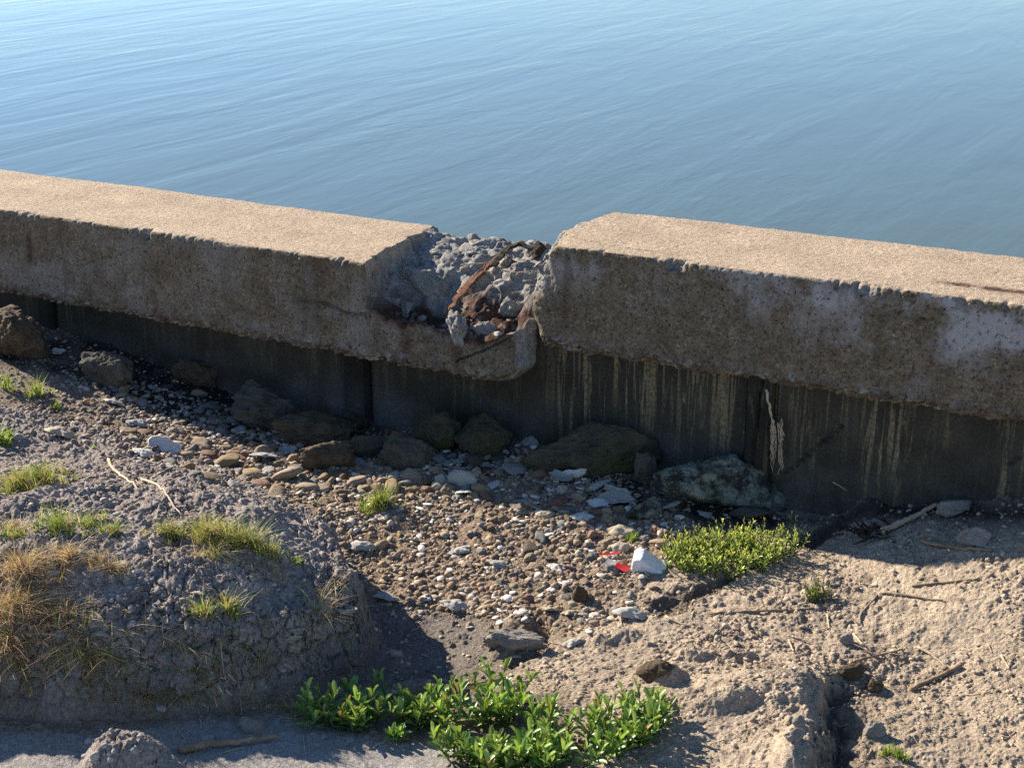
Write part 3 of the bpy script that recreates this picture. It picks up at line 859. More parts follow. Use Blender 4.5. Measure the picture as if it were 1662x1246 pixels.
# rusted reinforcement and splinters that stick out of the broken end (parts of the slab)
def lpt(px, py, z): 
    p = atz(px, py, z); s, w = to_local(p, joint, LA); return (s, w, z - (LTOP - LH))
bar = resample([lpt(722, 512, .425), lpt(742, 484, .475), lpt(772, 452, .515), lpt(800, 424, .548), lpt(826, 402, .575), lpt(848, 392, .588)], 34, 0.0012, 3)
rs_ = np.random.default_rng(12)
wd_s = np.interp(np.arange(34), [0, 6, 14, 22, 33], [.008, .021, .017, .011, .013]) * rs_.uniform(.8, 1.15, 34)
V, Fq, Ft = tube(bar, wd_s, 6, 0.18, 4, 0.30)
V[:, 2] += .003 * fbm(V[:, 0], V[:, 1], V[:, 2], 60, 3)
link("reinforcement_strap", npmesh("reinforcement_strap", V, [Fq, Ft], None, False), M_rust, cap_l)
bar = resample([lpt(864, 404, .585), lpt(848, 393, .60), lpt(824, 401, .585), lpt(800, 432, .550)], 14, 0.002, 8)
V, Fq, Ft = tube(bar, .013, 5, 0.3, 9, 0.4)
link("reinforcement_bar", npmesh("reinforcement_bar", V, [Fq, Ft], None, False), M_wood, cap_l)

# ------------------------------------------------------------------ sheet wall under the caps
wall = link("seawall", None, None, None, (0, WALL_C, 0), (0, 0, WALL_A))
tag(wall, "dark drip stained concrete seawall panels standing under the cap slabs", "wall")
def ws(px, py):      # position along the wall face for a pixel on it
    r = ray(px, py); n = np.array([WN[0], WN[1], 0]); P = np.array([0, WALL_C, 0]); O = np.array([0, 0, CAMZ])
    q = O + r * (np.dot(P - O, n) / np.dot(r, n))
    return to_local(q, np.array([0, WALL_C]), WALL_A)[0]
def slab_panel(name, s0, s1, y0, th=0.10, z0=-1.0, z1=0.40, cracks=(), seed=0):
    nx = max(8, int(min(s1 - s0, 3) / 0.006)); nz = 150
    S = np.linspace(s0, s1, nx); Z = np.linspace(z0 + .8, z1, nz); Z[0] = z0
    X, ZZ = np.meshgrid(S, Z)
    Y = y0 + 0.004 * fbm(X, ZZ, seed, 4, 3) + 0.0012 * fbm(X, ZZ, seed, 40, 3)
    ed = np.minimum(X - s0, s1 - X)
    Y = Y + 0.008 * (1 - sstep(0, .012, ed))
    for (xa, za, xb, zb) in cracks:
        t = np.clip((ZZ - zb) / (za - zb), 0, 1)
        cx = xb + (xa - xb) * t + 0.012 * fbm(ZZ, ZZ * 0, 3, 12, 4)
        Y = Y + 0.012 * np.exp(-((X - cx) / 0.0045) ** 2) * (ZZ > zb) * (ZZ < za)
    Vf = np.stack([X, Y, ZZ], -1).reshape(-1, 3)
    Vb = np.array([(s0, y0 + th, z0), (s1, y0 + th, z0), (s1, y0 + th, z1), (s0, y0 + th, z1)])
    b = len(Vf)
    Fc = [grid_faces(nz, nx)[:, ::1], np.array([[b, b + 3, b + 2, b + 1]])]
    L = np.arange(nz) * nx; Rr = L + nx - 1
    V = np.concatenate([Vf, Vb])
    quads = []
    tl = (nz - 1) * nx; tr = tl + nx - 1
    n1 = np.array([[tl, tr, b + 2, b + 3], [0, tl, b + 3, b], [nx - 1, b + 1, b + 2, tr]])
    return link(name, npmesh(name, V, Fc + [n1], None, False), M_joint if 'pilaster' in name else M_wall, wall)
J = [ws(80, 530), ws(577, 650), ws(1232, 700)]
slab_panel("wall_panel", -8.0, J[0] - .03, 0.0, seed=1)
slab_panel("wall_panel", J[0] + .03, J[1] - .04, 0.0, seed=2)
c1a, c1b = ws(1370, 650), ws(1275, 760)
c2a, c2b = ws(1240, 620), ws(1222, 760)
slab_panel("wall_panel", J[1] + .04, J[2] - .035, 0.022, seed=3)
slab_panel("wall_panel", J[2] + .035, 7.5, 0.0, cracks=[(c1a, .30, c1b, .14), (ws(1662, 700), .30, ws(1640, 712), .27)], seed=4)
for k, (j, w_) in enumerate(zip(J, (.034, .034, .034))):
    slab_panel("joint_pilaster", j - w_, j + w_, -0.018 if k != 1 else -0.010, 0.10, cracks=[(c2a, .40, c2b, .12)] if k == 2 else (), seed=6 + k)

# ------------------------------------------------------------------ rocks
def ico(sub):
    t = (1 + 5 ** .5) / 2
    v = [(-1, t, 0), (1, t, 0), (-1, -t, 0), (1, -t, 0), (0, -1, t), (0, 1, t), (0, -1, -t), (0, 1, -t), (t, 0, -1), (t, 0, 1), (-t, 0, -1), (-t, 0, 1)]
    f = [(0, 11, 5), (0, 5, 1), (0, 1, 7), (0, 7, 10), (0, 10, 11), (1, 5, 9), (5, 11, 4), (11, 10, 2), (10, 7, 6), (7, 1, 8), (3, 9, 4), (3, 4, 2), (3, 2, 6), (3, 6, 8), (3, 8, 9), (4, 9, 5), (2, 4, 11), (6, 2, 10), (8, 6, 7), (9, 8, 1)]
    v = [np.array(a, float) / np.linalg.norm(a) for a in v]
    for _ in range(sub):
        cache = {}; nf = []
        def mid(a, b):
            k = (min(a, b), max(a, b))
            if k not in cache:
                m_ = v[a] + v[b]; v.append(m_ / np.linalg.norm(m_)); cache[k] = len(v) - 1
            return cache[k]
        for a, b, c in f:
            ab, bc, ca = mid(a, b), mid(b, c), mid(c, a)
            nf += [(a, ab, ca), (b, bc, ab), (c, ca, bc), (ab, bc, ca)]
        f = nf
    return np.array(v), np.array(f)
ICO = {k: ico(k) for k in (1, 2, 3, 4, 5)}

def rock_verts(sub, seed, nplanes=12, sharp=14, noise=0.06, dims=(1, 1, 1), nsc=2.0):
    rg = np.random.default_rng(seed)
    v, f = ICO[sub]
    N = rg.normal(size=(nplanes, 3)); N /= np.linalg.norm(N, axis=1)[:, None]
    d = rg.uniform(0.62, 1.0, nplanes)
    dot = np.clip(v @ N.T, 1e-3, None)
    r = d[None] / dot
    r = np.minimum(r, 3.0)
    r = np.minimum((r ** -sharp).sum(1) ** (-1.0 / sharp), 1.25)
    o = rg.uniform(0, 50)
    r = r * (1 + noise * fbm(v[:, 0] + o, v[:, 1], v[:, 2], nsc, 4, .55) * 2)
    return v * r[:, None] * np.array(dims), f

def boulder(name, px, py, wpx, hpx, depth, label, mat, cat="rock", seed=0, nplanes=14, sharp=16, noise=.08, sub=5, rot=0.0, sink=.25, group=None, zr=None):
    """px,py: foot centre in the photo; wpx,hpx its width and height there"""
    g = og(px, py)
    dist = g[1] * CP + (CAMZ - g[2]) * SP
    w = wpx * dist / F; h = hpx * dist / F / 0.97
    V, f = rock_verts(sub, seed, nplanes, sharp, noise * 1.5, (1, 1, 1), 2.4)
    V = V * (1 + .035 * fbm(V[:, 0], V[:, 1], V[:, 2], 9, 4, .65))[:, None]
    mn, mx = V.min(0), V.max(0)
    V = (V - (mn + mx) / 2) / (mx - mn)
    room = -wall_dist(g[0], g[1]) + .03
    depth = min(depth, max(room * 1.1, .05))
    V *= np.array([w * 1.06, depth, h * 1.1 * (1 + sink)])
    V[:, 2] += h * 1.1 * (1 + sink) / 2 - h * 1.1 * sink
    o = link(name, npmesh(name, V, f), mat, None, (g[0], g[1] + depth * .42, g[2]), (0, 0, rot))
    return tag(o, label, cat, group)

B = [
 ("mud_clod", 1385, 1105, 40, 26, .035, "brown mud clod perched on the far rim of the dark pit", M_brown, 49),
 ("mud_clod", 1420, 1125, 30, 18, .03, "small brown mud clod inside the far end of the dark pit", M_brown, 50),
 ("mossy_boulder", 965, 775, 225, 72, .22, "large olive brown mossy boulder lying below the wall, right of the gap between slabs", M_moss, 21),
 ("flat_rock", 1172, 832, 215, 72, .20, "pale crusted flat rock leaning on the wall behind the largest grass clump", M_crust, 22),
 ("mossy_rock", 705, 738, 80, 60, .12, "upright dark mossy rock with a pointed top against the wall", M_moss, 23),
 ("mossy_rock", 785, 742, 95, 56, .12, "rounded dark mossy rock against the wall, between the pointed rock and the large boulder", M_moss, 24),
 ("boulder", 655, 762, 100, 48, .10, "smooth grey green triangular rock on the shaded gravel below the wall", M_boul, 25),
 ("boulder", 508, 725, 135, 38, .14, "long low brown boulder in shadow beside the wall", M_brown, 26),
 ("boulder", 435, 700, 130, 62, .14, "broad grey boulder leaning on the seawall in deep shadow, left of the pilaster", M_boul, 27),
 ("boulder", 530, 765, 85, 40, .10, "dark brown boulder with a round back just above the sunlit cobbles", M_brown, 28),
 ("boulder", 578, 700, 40, 26, .06, "small dark rock at the foot of the middle wall joint", M_moss, 29),
 ("boulder", 170, 632, 84, 50, .12, "pale grey pointed rock in the upper left shade", M_boul, 30),
 ("boulder", 314, 630, 78, 40, .10, "dark brown rounded rock in shadow under the overhanging slab at upper left", M_brown, 31),
 ("boulder", 250, 590, 34, 20, .05, "flat pale stone lying in the dark soil near the wall at upper left", M_boul, 32),
 ("boulder", 600, 742, 60, 30, .07, "flat grey stone lying next to the smooth triangular rock", M_boul, 33),
 ("boulder", 1050, 790, 40, 48, .05, "upright grey slab of rock wedged between the mossy boulder and the crusted rock", M_boul, 34),
 ("boulder", 1048, 845, 60, 30, .06, "grey green lump beside the crusted flat rock, below its left end", M_crust, 35),
 ("boulder", 1585, 890, 50, 26, .045, "pale lump of rock on the sand at the edge of the wall shadow, far right", M_mudrock, 36),
 ("boulder", 20, 590, 90, 70, .2, "black rock in the deepest shadow at the left edge", M_brown, 38),
 ("mud_clod", 1065, 1105, 62, 26, .05, "dark brown mud clod behind the leafy plant at bottom centre", M_brown, 39),
 ("mud_clod", 835, 1062, 105, 30, .06, "cracked pale mud clod overhanging a dark hollow", M_mudrock, 40),
 ("yellow_stone", 1298, 1180, 24, 17, .02, "blocky yellow stone on top of the crumbling bank beside the pit", M_mudrock, 41),
 ("yellow_stone", 1290, 1205, 34, 20, .025, "double lobed yellow stone on the crumbling bank beside the pit", M_mudrock, 42),
 ("yellow_stone", 1420, 1198, 36, 22, .03, "tan stone on the right rim of the dark pit", M_mudrock, 43),
 ("yellow_stone", 1375, 1046, 24, 16, .02, "round yellowish stone among dry stalks on the sand", M_mudrock, 44),
 ("dark_stone", 942, 978, 26, 26, .022, "round dark brown stone standing on the gravel", M_brown, 45),
 ("dark_stone", 1550, 838, 60, 22, .05, "low shaded mound shaped rock next to the wall foot at right", M_mudrock, 46),
 ("boulder", 1222, 845, 70, 16, .05, "low shaded rock under the right end of the crusted flat rock", M_boul, 47),
]
for (nm, px, py, w_, h_, d_, lb, mt, sd_) in B:
    boulder(nm, px, py, w_, h_, d_, lb, mt, "rock" if "clod" not in nm else "mud clod", sd_, 11 + sd_ % 7, 10 + sd_ % 9, .09, 5 if w_ > 70 else 4, R(sd_ * 13 % 20 - 10))

# lumps of core concrete that stand up from the broken surface
M_core = mat_stone("broken_concrete_core", (0.20, 0.19, 0.17), (0.42, 0.40, 0.36), 0.010, 30)
for k, (px_, py_, z_, a_, b_, c_, tl) in enumerate([(690, 455, .49, .085, .05, .06, .5), (735, 428, .515, .075, .06, .045, -.3), (760, 470, .475, .05, .035, .04, .3), (705, 408, .545, .05, .05, .025, .1),
        (775, 405, .555, .055, .05, .030, -.2), (745, 530, .435, .06, .03, .05, .4), (785, 545, .415, .055, .026, .045, -.2), (838, 455, .505, .04, .04, .045, .2), (825, 500, .46, .045, .04, .04, -.4),
        (815, 425, .54, .035, .04, .03, .1), (572, 485, .395, .035, .02, .03, .2), (655, 500, .43, .045, .03, .03, -.3), (650, 395, .55, .05, .03, .04, .3), (800, 478, .475, .035, .03, .03, .7)]):
    V, f = rock_verts(4, 950 + k, 8, 22, .16, (1, 1, 1), 2.6)
    V = V * (1 + .05 * fbm(V[:, 0], V[:, 1], V[:, 2], 7, 4, .65))[:, None] * np.array([a_, b_, c_]) * .85
    link("concrete_lump", npmesh("concrete_lump", V, f), M_core, cap_l, lpt(px_, py_ + 6, z_ - .022), (tl, tl * .6, k * 1.1))

# pebbles: shared meshes in several shapes
PEB = []
for k in range(14):
    rg = np.random.default_rng(100 + k)
    dims = (1, rg.uniform(.6, .9), rg.uniform(.42, .72))
    V, f = rock_verts(3, 200 + k, 9 if k % 2 else 14, 5 if k < 6 else 20, .06 if k < 6 else .14, dims, 1.8)
    V = V * (1 + .03 * fbm(V[:, 0], V[:, 1], V[:, 2], 6, 3))[:, None]
    PEB.append(npmesh("pebble", V, f)); PEB[-1].materials.append(M_peb)
COLS = [("tan", (.36, .27, .175)), ("ochre", (.38, .265, .14)), ("grey", (.24, .235, .22)), ("pale grey", (.42, .40, .37)), ("rusty brown", (.26, .15, .09)),
        ("cream", (.55, .47, .35)), ("reddish", (.28, .15, .11)), ("dark brown", (.10, .075, .055)), ("white", (.56, .53, .48))]
def zone(px, py, lit):
    if px < 330 and py < 690: return "on the dark soil at upper left under the slab's shadow"
    if px < 620 and py < 735: return "in the shade beside the wall, left of the middle"
    if px < 620 and py < 850: return "in the sunlit cobble bank on the left of the gravel"
    if py < 790 and px < 860: return "on the gravel between the grass tuft and the seawall"
    if py < 850: return "among the shells below the mossy boulder"
    if py < 900: return "on the gravel left of the large grass clump" if px > 800 else "on the gravel around the small grass tuft"
    if px > 1080: return "scattered on the dry sand at right"
    return "on the open gravel in the middle below the tuft"
placed = []
def try_place(px, py, r):
    for (a, b, c) in placed:
        if (a - px) ** 2 + ((b - py) * 2.2) ** 2 < (0.8 * (c + r)) ** 2: return False
    placed.append((px, py, r)); return True
for (nm, px, py, w_, h_, *_r) in B:
    placed.append((px, py - h_ * .3, w_ * .42))
SHELLS = [
 (268, 730, 46, "large white cupped oyster shell on the left bank above the forked root", .9),
 (232, 737, 30, "flat pale half shell just left of the large white cup shell", .3),
 (936, 778, 40, "white curled oyster shell propped up against the mossy boulder", .9),
 (908, 782, 34, "whitish rounded shell at the left foot of the curled shell", .4),
 (1003, 812, 44, "large bright oval oyster shell on the shaded gravel right of the mossy boulder", .6),
 (968, 818, 30, "small white fan shell just left of the bright oval one", .5),
 (972, 792, 34, "flat pale shell between the curled shell and the oval shell", .4),
 (945, 842, 32, "white lumpy oyster shell in front of the fan shell", .4),
 (880, 838, 30, "creamy chunky shell where the shade line crosses the gravel", .4),
 (1005, 868, 56, "long tan oyster shell to the left of the tiny green sprout", .5),
 (752, 802, 28, "bright white shell tip on sunlit gravel right of the grass tuft", .5),
 (590, 890, 42, "thin white shell lying flat beside the mound's right shoulder", .15),
 (745, 898, 28, "white domed shell in the middle of the gravel", .5),
 (812, 920, 34, "white broken shell pair on the gravel below the domed shell", .4),
 (905, 925, 34, "chalky broken shell left of the red plastic strip", .35),
 (562, 998, 34, "pale blue grey shell in the shade at the mound's right foot", .3),
 (628, 972, 32, "flat silvery shell in the shadow right of the mound", .2),
 (740, 985, 36, "pale thin shell beside the shaded hollow", .25),
 (895, 992, 26, "small creamy shell on the gravel above the clod", .5),
 (925, 996, 24, "small domed white shell right of the creamy one", .6),
 (1025, 998, 46, "broad crusty white shell below the foam block", .3),
 (262, 1112, 28, "round whitish shell stuck in the shaded bank among dry grass", .9),
 (410, 1185, 40, "curved brownish shell on the pale silt at the foot of the mound", .6),
 (395, 990, 22, "little white shell chip on the mound's crown", .5),
 (482, 1025, 22, "white shell standing on edge high on the mound's right slope", .8),
 (478, 1040, 20, "cream shell fragment directly under the upright shell chip", .6),
 (165, 1030, 24, "white shell fragment half buried left of centre on the mound slope", .5),
 (212, 1028, 22, "yellowish shell fragment stuck in the mound slope", .5),
 (325, 965, 22, "small buff shell under the grass on the mound's crown", .5),
 (640, 1062, 22, "white speckled shell chip in the shaded gully", .4),
 (835, 1068, 20, "small white shell in the hollow under the cracked clod", .4),
 (930, 1045, 30, "whitish shell with a stalk beside it on the gravel's lower edge", .3),
 (102, 705, 42, "cream broken shell lying on the crumbly soil at left", .4),
 (30, 712, 28, "pale shell poking out beside the bright green plant at the left edge", .5),
 (432, 745, 38, "grey white cupped shell at the edge of the wall's shadow", .7),
 (470, 735, 24, "blue grey shell just right of the cupped one, in shade", .4),
 (222, 690, 28, "striped grey shell above the large brown cobble", .4),
 (185, 655, 26, "white shell lump on the dark soil at upper left", .5),
 (95, 575, 20, "small pale shell in the black shade at upper left", .5),
 (870, 718, 46, "long shell jammed between the mossy boulder's top and the wall", .4),
 (1048, 728, 34, "white shell with brown tip resting on the right shoulder of the mossy boulder", .6),
 (1090, 825, 24, "white shell left of the crusted rock's foot", .5),
 (1145, 838, 22, "whitish shell in front of the crusted flat rock", .5),
 (1310, 1170, 16, "tiny white chip inside the dark pit", .5),
 (1500, 812, 22, "small pale shell lying in shadow at the foot of the wall, right side", .4),
]
def shell_mesh(seed, cup):
    rg = np.random.default_rng(seed)
    nr, na = 12, 30
    rr = np.linspace(0, 1, nr)[:, None]; th = np.linspace(0, 2 * math.pi, na, endpoint=False)[None]
    o = rg.uniform(0, 40)
    out = 1 + 0.24 * pn(np.cos(th) * 1.3 + o, np.sin(th) * 1.3, 0) * 2 + 0.07 * pn(np.cos(th) * 5 + o, np.sin(th) * 5, 3) * 2
    el = rg.uniform(.48, .72)
    x = rr * np.cos(th) * out; y = rr * np.sin(th) * out * el * (1 - .25 * np.cos(th))
    z = cup * 0.38 * rr ** 2 + 0.035 * np.sin(rr * 16 + 2 * pn(x * 2 + o, y * 2)) * rr + 0.07 * pn(x * 2.4 + o, y * 2.4, 5) + .04 * pn(x * 7 + o, y * 7, 5) * rr
    top = np.stack([x, y, z + 0.02], -1).reshape(-1, 3)
    bot = np.stack([x * .99, y * .99, z - 0.06 - 0.10 * (1 - rr) + .03 * pn(x * 6, y * 6 + o, 1)], -1).reshape(-1, 3)
    n = nr * na
    f = grid_faces(nr, na, True)
    rim = np.arange(na) + (nr - 1) * na; r2 = np.roll(rim, -1)
    side = np.stack([rim, r2, r2 + n, rim + n], -1)
    return npmesh("oyster_shell", np.concatenate([top, bot]), [f[:, ::-1][:, ::-1], f[:, ::-1] + n, side])
SM = [shell_mesh(300 + k, [.2, .5, .8, 1.0, .35, .65][k % 6]) for k in range(12)]
for s_ in SM: s_.materials.append(M_shell)
for i, (px, py, w_, lb, tilt) in enumerate(SHELLS):
    g = og(px, py); dist = g[1] * CP + (CAMZ - g[2]) * SP
    r = w_ * dist / F / 2 * 1.18
    rg = np.random.default_rng(i + 50)
    up = rg.random() < .30 or tilt > .8
    o = link("oyster_shell", SM[i % 12], None, None, (g[0], g[1], g[2] + r * (.28 if up else .36)),
             ((tilt * 0.75 if up else math.pi - tilt * .5), rg.uniform(-.25, .25), rg.uniform(-.5, .5) + (math.pi if rg.random() < .4 else 0)))
    o.scale = (r, r, r)
    c = np.array([.60, .565, .50]) * rg.uniform(.65, 1.05)
    if "cream" in lb or "tan" in lb or "yellow" in lb or "buff" in lb: c = np.array([.55, .45, .31])
    if "brown" in lb and "tip" not in lb: c = np.array([.36, .29, .22])
    if "white" in lb and ("bright" in lb or "large" in lb or "curled" in lb or "fan" in lb or "lumpy" in lb): c = np.array([.74, .71, .66])
    if "grey" in lb: c = np.array([.40, .41, .41])
    o.color = (*c, 1)
    tag(o, lb, "shell", "oyster shells strewn on the shore")
    placed.append((px, py, w_ * .4))

cands = []
rg = np.random.default_rng(77)
def spawn(n, poly, smin, smax, cols, rot_flat=.3, squeeze=None):
    poly = np.array(poly, float); k = 0; tries = 0
    while k < n and tries < n * 40:
        tries += 1
        px = rg.uniform(poly[:, 0].min(), poly[:, 0].max()); py = rg.uniform(poly[:, 1].min(), poly[:, 1].max())
        if poly_sd(np.array([px]), np.array([py]), poly)[0] < 0: continue
        s = smin * (smax / smin) ** (rg.random() ** 1.8)
        if not try_place(px, py, s * .5): continue
        cands.append((px, py, s, cols[rg.integers(len(cols))])); k += 1
WARM = [0, 1, 0, 4, 5, 2, 0, 3]
MIXC = [0, 4, 6, 3, 2, 5, 0, 7, 1, 0, 2]
COOL = [2, 2, 2, 7, 0, 0, 1]
spawn(88, [(190, 690), (330, 725), (600, 745), (800, 775), (800, 815), (660, 800), (560, 800), (450, 800), (330, 780), (250, 750)], 20, 48, WARM)
spawn(85, [(330, 660), (420, 670), (560, 720), (850, 745), (850, 775), (620, 765), (400, 725), (300, 690)], 16, 42, COOL)
spawn(30, [(160, 600), (300, 620), (380, 680), (300, 690), (180, 690), (120, 640)], 10, 26, COOL)
spawn(78, [(800, 760), (880, 745), (1000, 790), (1080, 860), (1060, 930), (900, 940), (780, 880), (740, 810)], 14, 40, MIXC)
spawn(32, [(560, 830), (780, 830), (900, 930), (1020, 960), (900, 1000), (700, 960), (600, 900)], 12, 26, MIXC)
import collections
cands.sort(key=lambda c: -c[2])
cands = cands[:298]
ZL = collections.Counter()
for i, (px, py, s, ci) in enumerate(cands):
    g = og(px, py); dist = g[1] * CP + (CAMZ - g[2]) * SP
    r = s * dist / F / 2
    pk = (i % 6 if px < 620 else (6 + i % 8 if i % 4 else i % 6))
    o = link("pebble", PEB[pk], None, None, (g[0], g[1], g[2] + r * .10), (rg.uniform(-.3, .3), rg.uniform(-.3, .3), rg.uniform(0, 6.28)))
    o.scale = (r * 1.1, r * 1.1, r)
    cn, cc = COLS[ci]
    j = rg.uniform(.6, 1.05)
    o.color = (cc[0] * j, cc[1] * j, cc[2] * j, 1)
    size = "large" if s > 30 else ("medium" if s > 18 else "small")
    tag(o, f"{size} {'angular' if pk >= 6 else 'rounded'} {cn} stone {zone(px, py, 1)}", "stone", "stones lying on the gravel bed")

# ------------------------------------------------------------------ fine gravel and crumbs
def scatter_mesh(name, XY, sizes, cols, mat, label, sub=1, seed=0, flat=(.4, .8), lift=.25, sharp=7, npl=9, nz=.05):
    rgs = np.random.default_rng(seed)
    K = 24
    tmpl = [rock_verts(sub, 500 + seed + k, npl, sharp, nz, (1, rgs.uniform(.6, 1), rgs.uniform(*flat)), 1.5)[0] for k in range(K)]
    f = ICO[sub][1]
    T = np.array(tmpl); n = len(XY); nv = T.shape[1]
    idx = rgs.integers(0, K, n)
    P = T[idx] * sizes[:, None, None]
    a = rgs.uniform(0, 6.28, n); tx = rgs.uniform(-.5, .5, n)
    y = P[..., 1] * np.cos(tx)[:, None] - P[..., 2] * np.sin(tx)[:, None]; z = P[..., 1] * np.sin(tx)[:, None] + P[..., 2] * np.cos(tx)[:, None]
    x = P[..., 0] * np.cos(a)[:, None] - y * np.sin(a)[:, None]; y = P[..., 0] * np.sin(a)[:, None] + y * np.cos(a)[:, None]
    hz = H(XY[:, 0], XY[:, 1])
    V = np.stack([x + XY[:, :1], y + XY[:, 1:], z + (hz + sizes * lift)[:, None]], -1).reshape(-1, 3)
    Fa = (f[None] + (np.arange(n) * nv)[:, None, None]).reshape(-1, 3)
    C = np.repeat(cols, nv, 0)
    o = link(name, npmesh(name, V, Fa, C), mat)
    return tag(o, label, kind="stuff")

def sample_xy(n, wfun, seed):
    rgs = np.random.default_rng(seed)
    out = []
    got = 0
    while got < n:
        m_ = 60000
        y = rgs.uniform(2.3, 4.9, m_); x = rgs.uniform(-2, 2, m_)
        ok = (np.abs(x) < .345 * y + .28) & (wall_dist(x, y) < 0.0)
        x, y = x[ok], y[ok]
        px, py = project(x, y, H(x, y))
        w = wfun(x, y, px, py)
        k = rgs.random(len(x)) < w
        out.append(np.stack([x[k], y[k]], -1)); got += k.sum()
    return np.concatenate(out)[:n]
def w_grav(x, y, px, py):
    g = sstep(-25, 25, poly_sd(px + 25 * pn(x * 6, y * 6), py + 12 * pn(x * 6, y * 6 + 9), GRAV))
    m_ = sstep(0.0, 0.04, poly_sd(x, y, MOUND)) * (py > 735)
    return g * (1 - m_) * (0.12 + 0.88 * sstep(-.25, .3, pn(x * 6, y * 6, 8) + .5 * pn(x * 16, y * 16, 5)))
PAL = np.array([(.31, .215, .13), (.33, .24, .145), (.20, .185, .16), (.30, .25, .19), (.23, .15, .10), (.36, .29, .21), (.15, .11, .08), (.17, .13, .095), (.42, .37, .31), (.26, .20, .15), (.20, .15, .11), (.27, .21, .155), (.17, .125, .09), (.22, .165, .115), (.25, .19, .135), (.19, .145, .105)])
def palette(n, seed, jit=.25, pal=PAL):
    rgs = np.random.default_rng(seed)
    return 1.12 * pal[rgs.integers(0, len(pal), n)] * rgs.uniform(1 - jit, 1 + jit, (n, 1))
n = 15000
XY = sample_xy(n, w_grav, 1)
sz = 0.0016 + 0.0100 * np.random.default_rng(2).random(n) ** 4.8
scatter_mesh("gravel", XY, sz, palette(n, 3), M_gravel, "mixed brown and grey fine gravel covering the middle of the shore", 1, 4, (.3, .75), .08, 12, 8, .12)
def w_chip(x, y, px, py): return w_grav(x, y, px, py) * .8
n = 420
XY = sample_xy(n, w_chip, 21)
sz = 0.006 + 0.009 * np.random.default_rng(22).random(n) ** 2
scatter_mesh("shell_chips", XY, sz, palette(n, 23, .15, np.array([(.62, .59, .54), (.5, .47, .42), (.55, .47, .37)])), M_gravel, "broken pale shell chips mixed through the gravel", 1, 9, (.12, .3), .25)
def w_crumb(x, y, px, py):
    s = sstep(-20, 20, poly_sd(px, py, SAND)); d = sstep(-.05, .35, fbm(x, y, 21, 5.5, 4, .6) + .3 * pn(x * 14, y * 14, 4))
    mnd = sstep(0, .05, poly_sd(x, y, MOUND))
    return np.clip(s * (.05 + .95 * d) + .25 * (1 - s) * (1 - mnd) * (py < 1160) + .03 * mnd, 0, 1)
n = 15000
XY = sample_xy(n, w_crumb, 5)
sz = 0.0013 + 0.0062 * np.random.default_rng(6).random(n) ** 5
scatter_mesh("soil_crumbs", XY, sz, palette(n, 7, .2, np.array([(.34, .27, .20), (.28, .22, .165), (.40, .32, .24), (.20, .155, .12), (.36, .29, .22)])), M_gravel, "crumbs of dried mud sprinkled over the sand", 1, 5, (.4, .8), .12, 24, 7, .22)
def w_bank(x, y, px, py):
    m_ = poly_sd(px, py, [(120, 590), (320, 640), (560, 740), (520, 790), (300, 770), (60, 720), (20, 640)])
    return sstep(-10, 20, m_)
n = 1700
XY = sample_xy(n, w_bank, 31)
sz = 0.002 + 0.010 * np.random.default_rng(32).random(n) ** 2.5
scatter_mesh("loose_soil", XY, sz, palette(n, 33, .25, np.array([(.22, .18, .15), (.15, .12, .10), (.30, .26, .23), (.34, .27, .2)])), M_gravel, "loose lumps of dark soil on the upper left slope", 1, 15, (.4, .8), .12, 24, 7, .22)
def w_clod(x, y, px, py):
    mnd = sstep(0, .05, poly_sd(x, y, MOUND))
    return mnd * (py > 740) * sstep(-.1, .4, pn(x * 7, y * 7, 3))
n = 450
XY = sample_xy(n, w_clod, 41)
sz = 0.002 + 0.010 * np.random.default_rng(42).random(n) ** 3.5
scatter_mesh("clods", XY, sz, palette(n, 43, .15, np.array([(.27, .245, .235), (.33, .29, .265), (.24, .215, .2)])), M_gravel, "small dried mud clods on the crusted mound", 1, 25, (.5, .8), .05, 24, 7, .22)
n = 36
XY = np.array([og(a, b)[:2] for a, b in zip(np.random.default_rng(61).normal(205, 48, n), np.random.default_rng(62).uniform(1185, 1246, n))])
sz = 0.003 + 0.008 * np.random.default_rng(63).random(n) ** 2
scatter_mesh("clod_heap_lumps", XY, sz, palette(n, 64, .12, np.array([(.30, .27, .25), (.34, .30, .27)])), M_gravel, "knobbly lumps of dried mud on the heap at the lower left corner", 2, 35, (.6, .9), .2)

# rubble crumbs on the slab's broken end: part of the slab
nrub = 60
rs = np.random.default_rng(88)
ss = rs.uniform(SB0 + .02, -.01, nrub); wwv = rs.uniform(.0, .48, nrub)
ci = np.clip(np.searchsorted(SL, ss), 0, len(SL) - 1); wi = np.clip((wwv / .5 * (TZL.shape[1] - 1)).astype(int), 0, TZL.shape[1] - 1)
zz = TZL[ci, wi]
rz = 0.003 + 0.012 * rs.random(nrub) ** 2.5
K = [rock_verts(2, 700 + k, 9, 9, .08, (1, .8, .65), 1.8)[0] for k in range(10)]
fK = ICO[2][1]
Vs, Fs, off = [], [], 0
for a, b, c, r_, kk in zip(ss, wwv, zz, rz, rs.integers(0, 10, nrub)):
    Vs.append(K[kk] * r_ + np.array([a, b, c + r_ * .2])); Fs.append(fK + off); off += len(K[kk])
V = np.concatenate(Vs)
rc = palette(nrub, 90, .2, np.array([(.34, .32, .29), (.45, .42, .37), (.25, .22, .19), (.22, .12, .07), (.38, .30, .22)]))
rub = link("rubble", npmesh("rubble", V, np.concatenate(Fs), np.repeat(rc, len(K[0]), 0)), M_gravel, cap_l)
rub["kind"] = "stuff"

